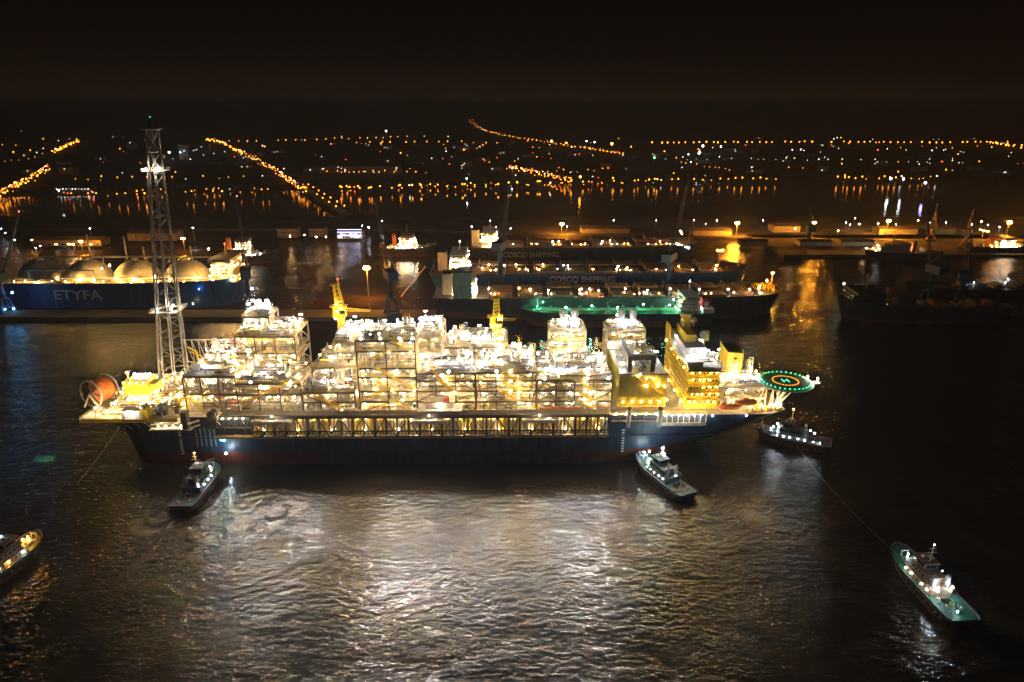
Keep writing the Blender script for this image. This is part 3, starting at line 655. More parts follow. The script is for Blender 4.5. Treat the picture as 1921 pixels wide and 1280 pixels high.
# --- left end: platform, hose reel, yellow cabin, containers
xa, xb = Xat(160,297,Z0), Xat(345,300,Z0)
b = MB(); b.box(xa,xb,293.5,350,Z0-1.2,Z0,CREAM); rail(b,xa,xb,293.7,Z0,CREAM); rail_y(b,xa+.2,293.7,350,Z0,CREAM); b.box(xa,xb,293.3,293.5,Z0-1.6,Z0+.2,YEL)
for k in range(8): x = xa+8+(xb-xa-10)*k/7; b.beam((x,294,Z0-1.2),(x+3,296.5,Z0-6),.4,NAVY)
BW = part(b, 'mooring_platform', label='cream mooring platform overhanging the left end')
for _ in range(85):
    nm, me = R.choice(EQ); s = R.uniform(.5,.95); inst(nm, me, BW, (R.uniform(xa+9,xb-3)-O[0], R.uniform(295.5,344)-O[1], Z0), (s,)*3, R.choice((0,pi/2)))
fp = MB(); fine_pipes(fp, xa+3, xb-1, 294.5, 346, Z0, Z0+3.0, 330); sub(fp, 'pipework', BW, kind='stuff')
lm = MB()
for _ in range(60):
    x, y = R.uniform(xa+3,xb-2), R.uniform(295,345); lm.octa((x,y,Z0+R.uniform(2.2,3.6)),.27,R.choice((LW,LW,LY,LN)))
sub(lm, 'deck_lamps', BW, kind='stuff')
z = Z0+7.2; x = Xat(192,312,z); y = 311.0                           # hose reel, axis towards lower left
d = Vector((-.34,-.94,0)); c0 = Vector((x,y,z)); p, q = c0-d*4.5, c0+d*4.5
b = MB(); b.lathe(p,q,[(0,5.4),(.01,5.4),(.99,5.4),(1,5.4)],ORG,24); 
for k in range(6): t = .08+.17*k; b.lathe(p+(q-p)*t,p+(q-p)*(t+.08),[(0,5.6),(1,5.6)],ORG,24)
RL = part(b, 'hose_reel', label='big orange hose reel with spoked dark flange')
b = MB()
for e in (p-d*.3, q+d*.15):
    for k in range(24):
        a0, a1 = 2*pi*k/24, 2*pi*(k+1)/24; u = Vector((d.y,-d.x,0)); v = Vector((0,0,1))
        b.beam(e+u*6.6*cos(a0)+v*6.6*sin(a0), e+u*6.6*cos(a1)+v*6.6*sin(a1), .6, GREY, .8)
        if k % 3 == 0: b.beam(e, e+u*6.4*cos(a0)+v*6.4*sin(a0), .45, DARK)
    b.lathe(e-d*.2,e+d*.5,[(0,1.4),(1,1.2)],GREY,12); sub(b, 'flange', RL); b = MB()
b = MB()
for e in (p-d*1.0, q+d*1.0):
    u = Vector((d.y,-d.x,0)); b.beam(e, (e+u*5).to_3d()-Vector((0,0,z-Z0)), .7, CREAM); b.beam(e, (e-u*5)-Vector((0,0,z-Z0)), .7, CREAM)
sub(b, 'cradle', RL)
xa, xb = Xat(239,312,33), Xat(283,312,33); zc0, zc1 = Zat(738,310), Zat(718,310)
b = MB(); b.box(xa,xb,310,320,zc0,zc1,YEL); b.box(xa-.4,xb+.4,309.6,320.4,zc1,zc1+.3,YEL); rail(b,xa,xb,309.8,zc1+.3); rail_y(b,xb,309.8,320,zc1+.3)
for i in range(6): b.box(xa+1+i*1.9,xa+1.3+i*1.9,309.75,310,zc0+.4,zc1-.3,YEL)
b.box(xb,xb+3,312,319,zc0+1,zc1-1,YEL); b.box(xa+1,xb-1,311,319,Z0,zc0,CREAM)
b.tube((xa+1.5,313,zc1+.3),(xa+1.5,313,zc1+4.2),.35,CREAM,8); b.box(xa+.9,xa+2.1,312.4,313.6,zc1+4.2,zc1+5.4,CREAM)
for k in range(6): b.box(xa+3+k*1.3,xa+3.7+k*1.3,313,316,zc1+.3,zc1+1.6,WHITE)
for k in range(5): b.octa((xa+2.5+k*1.9,317,zc1+2.4),.28,LC)
for k in range(4): b.octa((xa+1.5+k*3,308.6,zc1+.9),.2,LY)
part(b, 'control_cabin', label='bright yellow cabin with lamps on its roof, left end')
xa, xb = Xat(233,294,27), Xat(268,294,27)
b = MB(); b.box(xa,xb,292.8,297.5,Z0+.1,Z0+4.4,WHITE); b.box(xa-.1,xb+.1,292.7,297.6,Z0+4.4,Z0+4.6,BROWN)
for i in range(10): b.box(xa+.5+i*.95,xa+.7+i*.95,292.65,292.8,Z0+.3,Z0+4.2,WHITE)
b.box(xb+.1,xb+3.4,293,297.5,Z0+.1,Z0+5,YEL); b.octa((xa+4,291.2,Z0+4.8),.28,LN); b.octa((xb-3,291.2,Z0+4.8),.28,LN)
part(b, 'store_container', label='white container at the platform edge with yellow locker')
b = MB(); xa, xb = Xat(278,293,23), Xat(372,293,23)
for z in (Zat(795,293), Zat(803,293)):
    b.beam((xa+1.5,293,z),(xb-6,293,z),.7,CREAM); b.beam((xb-6,293,z),(xb,294.5,z+1.5),.7,CREAM)
b.box(xa,xb-4,293.2,296,Zat(806,293),Zat(806,293)+.3,CREAM)
for k in range(6): b.octa((xa+4+k*3.6,294.2,Zat(799,293)),.24,LW)
part(b, 'bow_gallery', label='lit tubular gallery under the left end deck')
for px, py, r in ((303,763,2.3),(398,776,2.2),(271,761,1.6)):
    b = MB(); z = Zat(py,295); x = Xat(px,295,z); b.lathe((x-.2,294,z),(x+.2,297,z),[(0,r),(.12,r),(.13,r*.6),(.87,r*.6),(.88,r),(1,r)],GREY if px != 398 else DARK,14); b.box(x-r,x+r,294.4,296.6,z-r-1.2,z-r*.4,BROWN); part(b, 'mooring_winch')
b = MB(); x = Xat(348,294,Z0); b.box(x-1.3,x+1.3,292.4,295.6,Z0-5,Z0+3,BROWN); b.box(x-1.6,x+1.6,292.2,295.8,Z0+3,Z0+3.5,DARK); part(b, 'fairlead_column')
# --- flare tower
zb_, zt_ = Z0+1, 153.0; yc = 328.0; xb_, xt_ = -172.0, -162.5
def fl(t, i):
    wd = 6.2*(1-t)+2.4*t; sx_, sy_ = ((-1,-1),(1,-1),(1,1),(-1,1))[i]; a = radians(18)
    dx, dy = sx_*wd, sy_*wd
    return Vector((xb_+(xt_-xb_)*t + dx*cos(a)-dy*sin(a), yc + dx*sin(a)+dy*cos(a), zb_+(zt_-zb_)*t))
b = MB()
for i in range(4): b.tube(fl(0,i), fl(1,i), .50, TOWG, 8, .32)
FT = part(b, 'flare_tower', label='tall grey lattice flare tower leaning slightly at the left end')
nb_ = 13
for k in range(nb_):
    b = MB(); t0, t1 = k/nb_, (k+1)/nb_
    for i in range(4):
        j = (i+1) % 4; b.tube(fl(t1,i), fl(t1,j), .20, TOWG)
        if k % 2: b.tube(fl(t0,i), fl(t1,j), .24, TOWG)
        else: b.tube(fl(t0,j), fl(t1,i), .24, TOWG)
    sub(b, 'lattice_bay', FT)
b = MB()
for dx, r in ((-.7,.30),(.5,.22)): b.tube((xb_+dx,yc,zb_),(xt_+dx*.6,yc,zt_+4),r,GREY,8)
sub(b, 'flare_riser', FT)
def ring_platform(t, lamps):
    b = MB(); c = sum((fl(t,i) for i in range(4)), Vector())/4; wd = (fl(t,1)-fl(t,0)).length/2+1.6
    b.box(c.x-wd,c.x+wd,yc-wd,yc-wd+2,c.z,c.z+.3,LGREY); b.box(c.x-wd,c.x+wd,yc+wd-2,yc+wd,c.z,c.z+.3,LGREY); b.box(c.x-wd,c.x-wd+2,yc-wd+2,yc+wd-2,c.z,c.z+.3,LGREY); b.box(c.x+wd-2,c.x+wd,yc-wd+2,yc+wd-2,c.z,c.z+.3,LGREY)
    rail(b,c.x-wd,c.x+wd,yc-wd+.1,c.z+.3,LGREY); rail(b,c.x-wd,c.x+wd,yc+wd-.1,c.z+.3,LGREY); rail_y(b,c.x-wd+.1,yc-wd,yc+wd,c.z+.3,LGREY); rail_y(b,c.x+wd-.1,yc-wd,yc+wd,c.z+.3,LGREY)
    for dx, dy, r in lamps: b.octa((c.x+dx*wd,yc+dy*wd,c.z+1.4),r,LN)
    sub(b, 'ring_platform', FT)
ring_platform(.33, ((-.5,-.6,.30),(.5,-.5,.36),(.2,.4,.36))); ring_platform(.855, ((-.6,-.7,.42),(.6,-.7,.34),(0,.5,.36)))
b = MB(); c = Vector((xt_,yc,zt_)); b.box(c.x-3.5,c.x+3.2,yc-3.2,yc+3.2,zt_,zt_+.4,LGREY); b.tube((xt_,yc,zt_),(xt_,yc,zt_+5),.6,DARK,8); b.tube((xt_-1.4,yc,zt_),(xt_-1.4,yc,zt_+5),.4,DARK,8); b.octa((xt_,yc,zt_+5.4),.16,LG); sub(b, 'flare_tip', FT)
# pipe bridge from tower to modules
b = MB(); y = 334; xa, xb = -168, Xat(440,334,55)
for z in (Zat(636,334), Zat(677,334)): b.tube((xa,y,z),(xb,y,z),.22,LGREY)
for k in range(8): x = xa+(xb-xa)*(k+.5)/8; b.tube((x,y,Zat(677,334)),(x,y,Zat(636,334)),.14,LGREY); b.tube((x,y,Zat(636,334)),(x+3,y,Zat(677,334)),.12,LGREY)
part(b, 'pipe_bridge')
# --- pedestal cranes
def pedestal_crane(px, pyt, pyb, Y, label, lean):
    zb, zt = Zat(pyb, Y), Zat(pyt, Y); x = Xat(px, Y, (zb+zt)/2); hgt = zt-zb
    b = MB(); b.lathe((x,Y,zb-12),(x,Y,zb+hgt*.35),[(0,2.0),(.6,2.0),(.85,1.7),(1,2.4)],YEL,14)
    P = part(b, 'deck_crane', label=label)
    b = MB(); z1 = zb+hgt*.35; b.box(x-3.4,x+2.8,Y-2.4,Y+2.4,z1,z1+.8,YEL); b.box(x-3.2,x-.4,Y-2.2,Y+2.2,z1+.8,z1+5,YEL); rail(b,x-3.6,x+3,Y-2.6,z1+.8); b.box(x-4.4,x+3.4,Y-2.6,Y+2.6,z1+5,z1+5.25,YEL); rail(b,x-4.4,x+3.4,Y-2.5,z1+5.25); sub(b, 'slewing_house', P)
    b = MB(); b.box(x+.6,x+3.2,Y-3.6,Y-1.4,z1+1.2,z1+4.2,YEL); b.box(x+.8,x+3.0,Y-3.7,Y-3.6,z1+2.2,z1+3.9,GLASS); b.octa((x+1.4,Y-4.0,z1+5.0),.3,LY); sub(b, 'operator_cab', P)
    b = MB()
    for sx_ in (-1, 1):
        for sy_ in (-1.5, 1.5): b.beam((x+sx_*1.7,Y+sy_,z1+5.2),(x+sx_*1.0-lean,Y+sy_*.7,zt-1),.42,YEL)
    for k in range(5):
        z = z1+5.2+(zt-z1-6.2)*(k+1)/5; t = (k+1)/5; w_ = 1.7-.7*t
        b.beam((x-w_-lean*t,Y-1.3,z),(x+w_-lean*t,Y-1.3,z),.3,YEL); b.beam((x-w_-lean*t,Y-1.3,z),(x+w_-lean*(t-.2),Y-1.3,z-(zt-z1-6.2)/5),.25,YEL)
    b.box(x-2.4-lean,x+1.6-lean,Y-1.6,Y+1.6,zt-1,zt-.6,YEL); b.tube((x+1.2-lean,Y,zt-.6),(x+1.2-lean,Y,zt+1.6),.2,YEL); b.octa((x+1.2-lean,Y,zt+1.9),.25,LR); sub(b, 'gantry_frame', P)
    b = MB()                                                       # boom laid back over the deck
    tip = Vector((x+10,Y+22,zb+hgt*.2)); base = Vector((x+1,Y+1.5,z1+3))
    for dx, dz in ((-.8,-.8),(.8,-.8),(-.8,.8),(.8,.8)): b.beam(base+Vector((dx,0,dz)), tip+Vector((dx*.4,0,dz*.4)), .28, YEL)
    for k in range(9): t = k/9; p_ = base+(tip-base)*t; b.beam(p_+Vector((-.8,0,-.8)), p_+(tip-base)/9+Vector((.8,0,.8)), .2, YEL)
    sub(b, 'boom', P)
    b = MB()
    for k in range(5): b.octa((x+R.uniform(-3,3),Y-2.9,zb+hgt*R.uniform(.05,.7)),.28,LY)
    sub(b, 'crane_lamps', P, kind='stuff')
pedestal_crane(638, 530, 625, 328, 'yellow deck crane on the taller left modules', 1.2)
pedestal_crane(931, 558, 640, 336, 'yellow deck crane standing amid the middle modules', -.2)
# small crane near the tower
b = MB(); x = Xat(372,320,46); zz = Zat(690,320); b.tube((x,320,zz-8),(x,320,zz+9),.6,YEL,8); b.beam((x,320,zz+9),(x-4,320,zz+11.5),.6,YEL); b.beam((x-3,320,zz+9),(x+7,324,zz+2),.4,YEL); b.box(x-.3,x+2.4,318.6,321,zz+2,zz+4.5,YEL); part(b, 'provision_crane')
# --- helideck
hz, hy = 39.0, 304.0; hx = Xat(1475, hy, hz); hr = 11.4
b = MB(); b.lathe((hx,hy,hz-.7),(hx,hy,hz),[(0,hr),(1,hr)],HELI,40,False)
HD = part(b, 'helideck', label='round green lit helideck on lattice legs over the right end')
b = MB(); b.lathe((hx,hy,hz-.75),(hx,hy,hz-.55),[(0,hr+1.5),(1,hr+1.5)],GREY,40,False); sub(b, 'safety_net', HD)
b = MB()
for k in range(32): a = 2*pi*k/32; b.octa((hx+(hr-.2)*cos(a),hy+(hr-.2)*sin(a),hz+.25),.26,LG)
sub(b, 'perimeter_lamps', HD, kind='stuff')
b = MB()
for k in range(26):
    a0, a1 = 2*pi*k/26, 2*pi*(k+.55)/26; r = 5.9
    b = MB(); b.beam((hx+r*cos(a0),hy+r*sin(a0),hz+.08),(hx+r*cos(a1),hy+r*sin(a1),hz+.08),.42,LO,.1); sub(b, 'touchdown_marker_light', HD)
b = MB()
for x_ in (-1.25, 1.25): b.box(hx+x_-.22,hx+x_+.22,hy-2.0,hy+2.0,hz+.03,hz+.1,lamp('green_marking', (.08,1,.4), 2.2))
b.box(hx-1.03,hx+1.03,hy-.22,hy+.22,hz+.03,hz+.1,lamp('green_marking', (.08,1,.4), 2.2)); sub(b, 'landing_letter', HD)
b = MB(); top_ = [(hx+6*cos(a),hy+6*sin(a),hz-.8) for a in [k*pi/3+.3 for k in range(6)]]
for i, p_ in enumerate(top_): b.tube(p_, (hx-6+2.2*(i % 3), hy-3+4*(i//3), Z0+.2), .28, WHITE); b.tube(p_, top_[(i+1) % 6], .22, WHITE)
for x_ in (-3, 0, 3): b.tube((hx+x_-3,hy-2,hz-.8),(hx-4+x_*.4,hy-1,Z0),.26,WHITE)
b.tube((hx+9,hy,hz-.8),(hx-3,hy-1,Z0+2),.3,WHITE); b.tube((hx-9,hy,hz-.8),(hx-12,hy-1,Z0+2),.3,WHITE); b.tube((hx-9,hy-3,hz-3),(hx+4,hy-3,hz-3),.22,WHITE)
sub(b, 'support_legs', HD)
b = MB(); b.box(hx-32,hx-hr,hy+3,hy+6,hz-1.6,hz-1.2,DECKG); rail(b,hx-32,hx-hr,hy+3.1,hz-1.2,CREAM)
for k in range(6): b.octa((hx-30+k*3.6,hy+3.4,hz+1.2),.3,R.choice((LN,LC)))
sub(b, 'access_walkway', HD); b = MB(); b.box(hx+hr,hx+hr+5,hy-1,hy+2,hz-1.4,hz-1.1,DECKG); rail(b,hx+hr,hx+hr+5,hy-.9,hz-1.1,YEL)
for dx, dy in ((1,4),(4.5,1),(2,-3.5)): b.octa((hx+hr+dx,hy+dy,hz+.6),.34,LN)
sub(b, 'access_walkway', HD)
b = MB(); xq = Xat(1400,298,Z0)                                     # stern fairlead frames and lights
for k in range(4):
    b = MB(); x = xq+1+k*4.6; b.box(x,x+3,297.6+k*.6,300+k*.6,Z0-.2,Z0+1.2,YEL); b.lathe((x+1.5,297.4+k*.6,Z0+1),(x+1.5,300.2+k*.6,Z0+1),[(0,1.1),(1,1.1)],CREAM,10)
    b.octa((x+2,299.5,Z0+3),.28,LW); b.beam((x+2,299.5,Z0),(x+2,299.5,Z0+3),.12,YEL); part(b, 'stern_fairlead')
b = MB()
for px in (1336, 1400): x = Xat(px,294,Z0); b.octa((x,293.6,Z0+.2),.24,LC); b.beam((x,296,Z0+.4),(x,293.6,Z0+.7),.15,GREY)
part(b, 'overside_floodlight', label='cool white floodlights aimed down the hull side')
# strong cool floodlights on the highest roofs
LCX = lamp('cool_floodlight', (.86, .90, 1), 1500)
for px, py, Y in ((652,606,322),(668,604,316),(697,602,318),(722,601,318),(745,600,318),(760,599,316),(772,599,318),(787,598,328),(801,598,326),(813,598,330),(824,599,328),(484,579,340),(499,581,340),(545,598,338),(900,636,330),(876,633,330),(985,664,318),(1008,664,318),(1062,607,343),(1172,606,343),(1128,664,322)):
    z = Zat(py,Y); x = Xat(px,Y,z); b = MB(); b.tube((x,Y,z-6.5),(x,Y,z+.3),.12,GREY,6); b.box(x-.55,x+.55,Y-.35,Y+.25,z+.3,z+.5,DARK); b.octa((x,Y-.2,z-.05),.34,LCX); part(b, 'floodlight')
b = MB(); x = Xat(1206,294,8); b.octa((x,292.4,7.6),.26,LTM); b.octa((x+2.6,292.6,7.8),.22,LTM); b.tube((x,292.4,8),(x,295,Z0-3),.08,DARK,5); b.tube((x+2.6,292.6,8),(x+2,295,Z0-3),.08,DARK,5); part(b, 'overside_lamp', label='pair of white lamps hung low by the right pushing tug')
# added floods on the front roof edges: spots that brighten the water's reflection
def added_flood(px, Y, z, tx, en):
    x = Xat(px,Y,z); b = MB(); b.beam((x,Y+1.2,z-.6),(x,Y,z+.1),.14,GREY); b.box(x-.45,x+.45,Y-.15,Y+.35,z-.1,z+.55,DARK); b.box(x-.36,x+.36,Y-.2,Y-.16,z,z+.45,LCX); part(b, 'floodlight')  # housing made up to go with the added spot
    l = bpy.data.lights.new('added_water_spot', 'SPOT'); l.energy = en*.06; l.color = (.93, .91, 1.0); l.spot_size = radians(88); l.spot_blend = .8; l.shadow_soft_size = .3
    o = bpy.data.objects.new('added_water_spot', l); COL.objects.link(o); o.parent = ship; o.location = (x-O[0], Y-.6-O[1], z+.2); o.rotation_euler = (Vector((tx, 218, 0))-Vector((x, Y, z))).to_track_quat('-Z', 'Y').to_euler()
z2 = Zat(638,300)+1.0; z3 = Zat(700,300)+1.0; z5 = Zat(714,300)+1.0; z1 = Zat(718,300)+1.0
for px, z, tx, en in ((400,z1,-122,6e5),(470,z1,-104,7e5),(545,z1,-88,6e5),(675,z2,-60,1.0e6),(712,z2,-50,1.1e6),(748,z2,-44,1.1e6),(772,z2,-36,.9e6),(840,z3,-18,6e5),(930,z3,-4,7e5),(1020,z5,16,8e5),(1100,z5,38,1.1e6),(1140,z5,56,1.1e6)): added_flood(px, 298.6, z, tx, en)
l = bpy.data.lights.new('added_green_spot', 'SPOT'); l.energy = 6e5; l.color = (.1, 1, .45); l.spot_size = radians(13); l.spot_blend = .8; l.shadow_soft_size = .2  # spot added to throw a green glow on the water
o = bpy.data.objects.new('added_green_spot', l); COL.objects.link(o); o.parent = ship; x = Xat(163,297,Z0); o.location = (x-.8-O[0], 300-O[1], Z0-1.6); o.rotation_euler = (ground(92,857)-Vector((x,300,Z0-1.6))).to_track_quat('-Z','Y').to_euler()
b = MB(); b.box(x-.5,x+.4,299.6,300.4,Z0-1.5,Z0-1.2,DARK); b.octa((x-.5,300,Z0-1.75),.2,LG); part(b, 'added_green_lamp', label='added green lamp under the left platform corner')
def ordn(k): return str(k)+('th' if 10 < k % 100 < 14 else {1:'st',2:'nd',3:'rd'}.get(k % 10,'th'))

# ------------------------------------------------------------------ tugs
def tug(label, bow, stern, hullm, deckm, housem, lamps, L=37.0, sternlamps=True):
    bw, sn = ground(*bow, 3), ground(*stern, 2); c = (bw+sn)/2; d = bw-sn; an = atan2(d.y, d.x)
    L = L or d.length
    t = thing('tugboat', label, 'tugboat', (c.x, c.y, 0), an, 'tugboats around the production ship')
    h = hull_mb(L, 11.6, 3.0, hullm, BOOT, deckm, zboot=.9, rake=3.0, stern=1.0, full=.62, wlfull=.5, sheer=2.4, bulwark=1.0, aftw=.82, dens=24).build('hull', t)
    b = MB()                                                      # rubber fender following the rail
    for sd in (-1, 1):
        pr = None
        for i in range(25):
            tt = i/24; f = .62; r = 1.0
            if tt > f: r = sqrt(max(0, 1-((tt-f)/(1-f))**2.2))
            if tt < .06: r *= .82+.18*sqrt(tt/.06)
            p = Vector((-L/2+L*tt, sd*max(.02,r)*5.85, 2.9+2.4*max(0,(tt-.55)/.45)**2))
            if pr: b.tube(pr, p, .38, BLK, 6)
            pr = p
    b.build('fender', t)
    b = MB()
    for sd in (-1, 1):
        for i in range(9):
            x = -L/2+3+i*2.6; b.lathe((x,sd*5.75,1.9),(x,sd*6.25,1.9),[(0,.4),(.01,.85),(.99,.85),(1,.4)],BLK,10)
    b.build('tyre_fenders', t, kind='stuff')
    b = MB(); b.box(-7,7.6,-3.9,3.9,3.0,5.7,housem); b.box(-7.3,7.9,-4.2,4.2,5.7,5.9,housem); dh = b.build('deckhouse', t)
    b = MB()
    for sd in (-1, 1): windows_row(b, -6, 7, sd*3.9, 4.2, 7, GLASS, sd, .7, .7)
    b.build('porthole', dh, kind='stuff')
    b = MB(); b.box(-4,6.2,-3.1,3.1,5.9,8.2,housem); b.box(-4.3,6.6,-3.5,3.5,8.2,8.4,housem); u = b.build('upper_house', t)
    for sd in (-1, 1):
        b = MB(); windows_row(b, -3.4, 5.8, sd*3.1, 6.8, 5, GLASS, sd, .8, .8); b.build('window', u, kind='stuff')
    b = MB(); w_ = [(0.2,-2.3),(4.6,-2.3),(5.6,-1.2),(5.6,1.2),(4.6,2.3),(.2,2.3)]; n = 6
    vs = [(x,y,8.4) for x,y in w_]+[(x*1.06,y*1.12,11.0) for x,y in w_]
    b.add(vs, [tuple(range(n,2*n)), tuple(range(n-1,-1,-1))]+[(k,(k+1)%n,n+(k+1)%n,n+k) for k in range(n)], housem); b.box(-.4,6.4,-2.9,2.9,11.0,11.25,housem); wh = b.build('wheelhouse', t)
    for k in range(6):
        p, q = Vector((*w_[k],0)), Vector((*w_[(k+1)%n],0)); nrm = Vector(((q-p).y,-(q-p).x,0)).normalized()*.12
        e0, e1 = p+(q-p)*.1+nrm, p+(q-p)*.9+nrm; b = MB(); b.add([(e0.x*1.02,e0.y*1.04,9.4),(e1.x*1.02,e1.y*1.04,9.4),(e1.x*1.05,e1.y*1.1,10.7),(e0.x*1.05,e0.y*1.1,10.7)], [(0,1,2,3)], GLASS); b.build('window', wh)
    for sd in (-1, 1):
        b = MB(); b.lathe((-5.2,sd*2.4,5.9),(-5.6,sd*2.4,10.4),[(0,.9),(.85,.8),(1,.6)],ORG if hullm is BOOT else GREY,10); b.tube((-5.6,sd*2.4,10.2),(-6.2,sd*2.4,11.2),.3,DARK); b.build('funnel', t)
    b = MB(); b.beam((1.5,0,11.2),(1.2,0,18.0),.3,WHITE); b.beam((1.3,-1.8,15),(1.3,1.8,15),.16,WHITE); b.beam((1.3,-1.2,16.6),(1.3,1.2,16.6),.16,WHITE); b.box(.4,2.4,-.8,.8,13,13.15,WHITE); b.build('mast', t)
    b = MB(); b.lathe((11,-1.8,4.6),(11,1.8,4.6),[(0,1.3),(.1,1.3),(.11,.8),(.89,.8),(.9,1.3),(1,1.3)],LGREY,12); b.box(9.6,12.6,-2.2,-1.9,3.2,5.2,GREY); b.box(9.6,12.6,1.9,2.2,3.2,5.2,GREY); b.box(9.6,12.6,-2.2,2.2,3.2,3.5,GREY); b.build('bow_winch', t); b = MB(); b.beam((14.6,-1.2,3.9),(14.6,-1.2,6.4),.4,GREY); b.beam((14.6,1.2,3.9),(14.6,1.2,6.4),.4,GREY); b.beam((14.6,-1.5,6.3),(14.6,1.5,6.3),.4,GREY); b.build('towing_staple', t)
    b = MB(); b.lathe((-9.5,-1.3,4.0),(-9.5,1.3,4.0),[(0,1),(.1,1),(.11,.6),(.89,.6),(.9,1),(1,1)],DARK,10); b.beam((-12.5,-1.5,3),(-12.5,-1.5,5),.3,DARK); b.beam((-12.5,1.5,3),(-12.5,1.5,5),.3,DARK); b.beam((-12.5,-1.6,5),(-12.5,1.6,5),.3,DARK); b.build('towing_gear', t)
    b = MB()
    for _ in range(16):
        x = R.choice((R.uniform(-15,-8),R.uniform(8.5,13.5))); y = R.uniform(-4,4)*(1 if x < 0 else .6); z_ = 3.0+(2.4*max(0,((x+L/2)/L-.55)/.45)**2 if x > 0 else 0); k_ = R.random()
        if k_ < .4: b.tube((x,y,z_-.1),(x,y,z_+R.uniform(.6,1.2)),.22,GREY,7)
        elif k_ < .7: b.lathe((x,y,z_),(x,y,z_+.35),[(0,.8),(1,.75)],TAN,10)
        else: b.box(x-.5,x+.5,y-.4,y+.4,z_-.1,z_+R.uniform(.4,1.0),R.choice((GREY,ORG,LGREY,YEL)))
    for sd in (-1,1):
        for k_ in range(9): x = -7+k_*1.85; b.beam((x,sd*4.15,5.9),(x,sd*4.15,6.9),.07,LGREY)
        b.beam((-7,sd*4.15,6.9),(7.8,sd*4.15,6.9),.07,LGREY); b.beam((-7,sd*4.15,6.4),(7.8,sd*4.15,6.4),.06,LGREY)
    b.tube((1.9,-2.6,11.3),(1.9,2.6,11.3),.08,LGREY,5); b.ball((3.6,1.2,11.9),.6,WHITE,8,5); b.box(2.6,3.0,-1.6,.2,12.2,12.4,WHITE)
    b.build('deck_fittings', t, kind='stuff')
    b = MB()
    for (x,y,z,r,m) in lamps: b.octa((x,y,z),r,m); b.beam((x,y,z+.2),(x-.2,y,z+.6),.12,GREY)
    b.build('deck_lamps', t, kind='stuff')
    return t
side = lambda m, r=.2: [(x, sd*4.15, 5.2, r, m) for x in (-5.5,-2.5,.6,3.6,6.8) for sd in (-1,1)]
tug('red hulled tugboat pushing the hull near its left end', (402,872), (338,956), DRED, mat('tug_deck_grey',(.05,.065,.07)), mat('tug_house_grey',(.07,.08,.085)),
    [(9.0,-2,7.2,.24,LTG),(9.4,1.8,7.4,.26,LTUG),(8.2,0,8.4,.2,LTUG),(7.8,-3,6.2,.2,LN2),(-6,-3,6.4,.24,LTUG),(-5,3.6,5.2,.2,LTUG),(1.2,0,18.4,.22,LS),(1.4,0,16,.2,LS),(-3,-4.3,5.2,.24,LTUG),(1,-4.3,5.2,.26,LTUG),(4.6,-4.3,5.2,.2,LTUG)])
tug('dark tugboat pushing the hull near its right end, tall mast lamps', (1203,862), (1288,930), DGREY, mat('tug_deck_teal',(.09,.15,.145)), mat('tug_house_teal',(.06,.09,.10)),
    [(9,1.5,7.4,.30,LDECKG),(10,-2,6.8,.24,LTG),(8.2,2.8,6.2,.2,LTUG),(1.6,.4,16.4,.45,LTM),(1.2,-.4,13.6,.48,LTM),(-8.4,0,7.4,.22,LTUG),(14,0,7,.16,LG)]+[(x,4.2,5.0,.22,LN2) for x in (-5,-2,1.5,4.5,7)])
tug('tugboat waiting off the right end of the big ship', (1440,812), (1532,833), DRED, mat('tug_deck_dark',(.045,.055,.06)), mat('tug_house_dark',(.07,.08,.085)),
    [(7.6,0,9,.36,LTM),(6.8,1.5,8,.3,LTUG),(-10,0,7.6,.34,LTG),(1.2,0,18.4,.2,LS),(-8,0,8.6,.22,LTUG),(9.4,-1,6.6,.24,LTG)]+[(x,sd*4.2,4.6,.22,LTUG) for x in (-13,-10,-6,-3,1,4,7) for sd in (1,)], L=36)
tug('tugboat with green lit decks towing at the lower right', (1690,1042), (1796,1158), DGREY, mat('tug_deck_green',(.012,.09,.055)), mat('tug_house_tan',(.26,.18,.13)),
    [(10,2,7.0,.30,LTG),(10,-2,7.0,.32,LTUG),(8.4,0,9,.26,LTG),(12.6,0,6.2,.2,LN2),(-8,2.6,7.6,.27,LTM),(-8,-2.6,7.6,.27,LTM),(-8,2.2,6.0,.26,LTUG),(-8,-2.2,6.0,.26,LTUG),(-16.2,.6,4.4,.30,LTG),(-5,0,12,.18,LTUG),(1.2,0,18.3,.16,LN2)]+[(x,4.2,4.6,.26,LN2) for x in (-5,-2,4,7)], L=39)
tug('tugboat with orange lit foredeck cut by the left frame edge', (54,1022), (-48,1100), DGREY, mat('tug_deck_olive',(.12,.14,.07)), mat('tug_house_beige',(.22,.18,.14)),
    [(9,-1,7.4,.34,LS),(10.5,-2,6.8,.3,LS),(12,0,6.4,.26,LS),(4,4.2,4.8,.3,LTUG),(-1,-4.2,4.8,.32,LS),(2,0,13.5,.3,LB),(-5,-4.2,4.8,.26,LTG),(5.5,-4.3,4.8,.26,LTUG)], L=33)
def rope(name, label, a, c, sag, r=.04):
    b = MB(); a, c = Vector(a), Vector(c); pr = a
    for k in range(1, 17):
        t = k/16; p = a+(c-a)*t-Vector((0,0,sag*4*t*(1-t))); b.tube(pr, p, r, TAN, 4); pr = p
    tag(b.build(name), label, 'rope')
rope('tow_rope', 'long tow rope from the stern to the lower right tug', (Xat(1462,297,22),297,22), (ground(1690,1046,5).x, ground(1690,1046,5).y, 5), 4)
rope('tow_rope', 'slack mooring rope hanging off the left end platform', (Xat(232,294,Z0),294,Z0-1), (ground(120,930).x, ground(120,930).y+10, .3), 1)

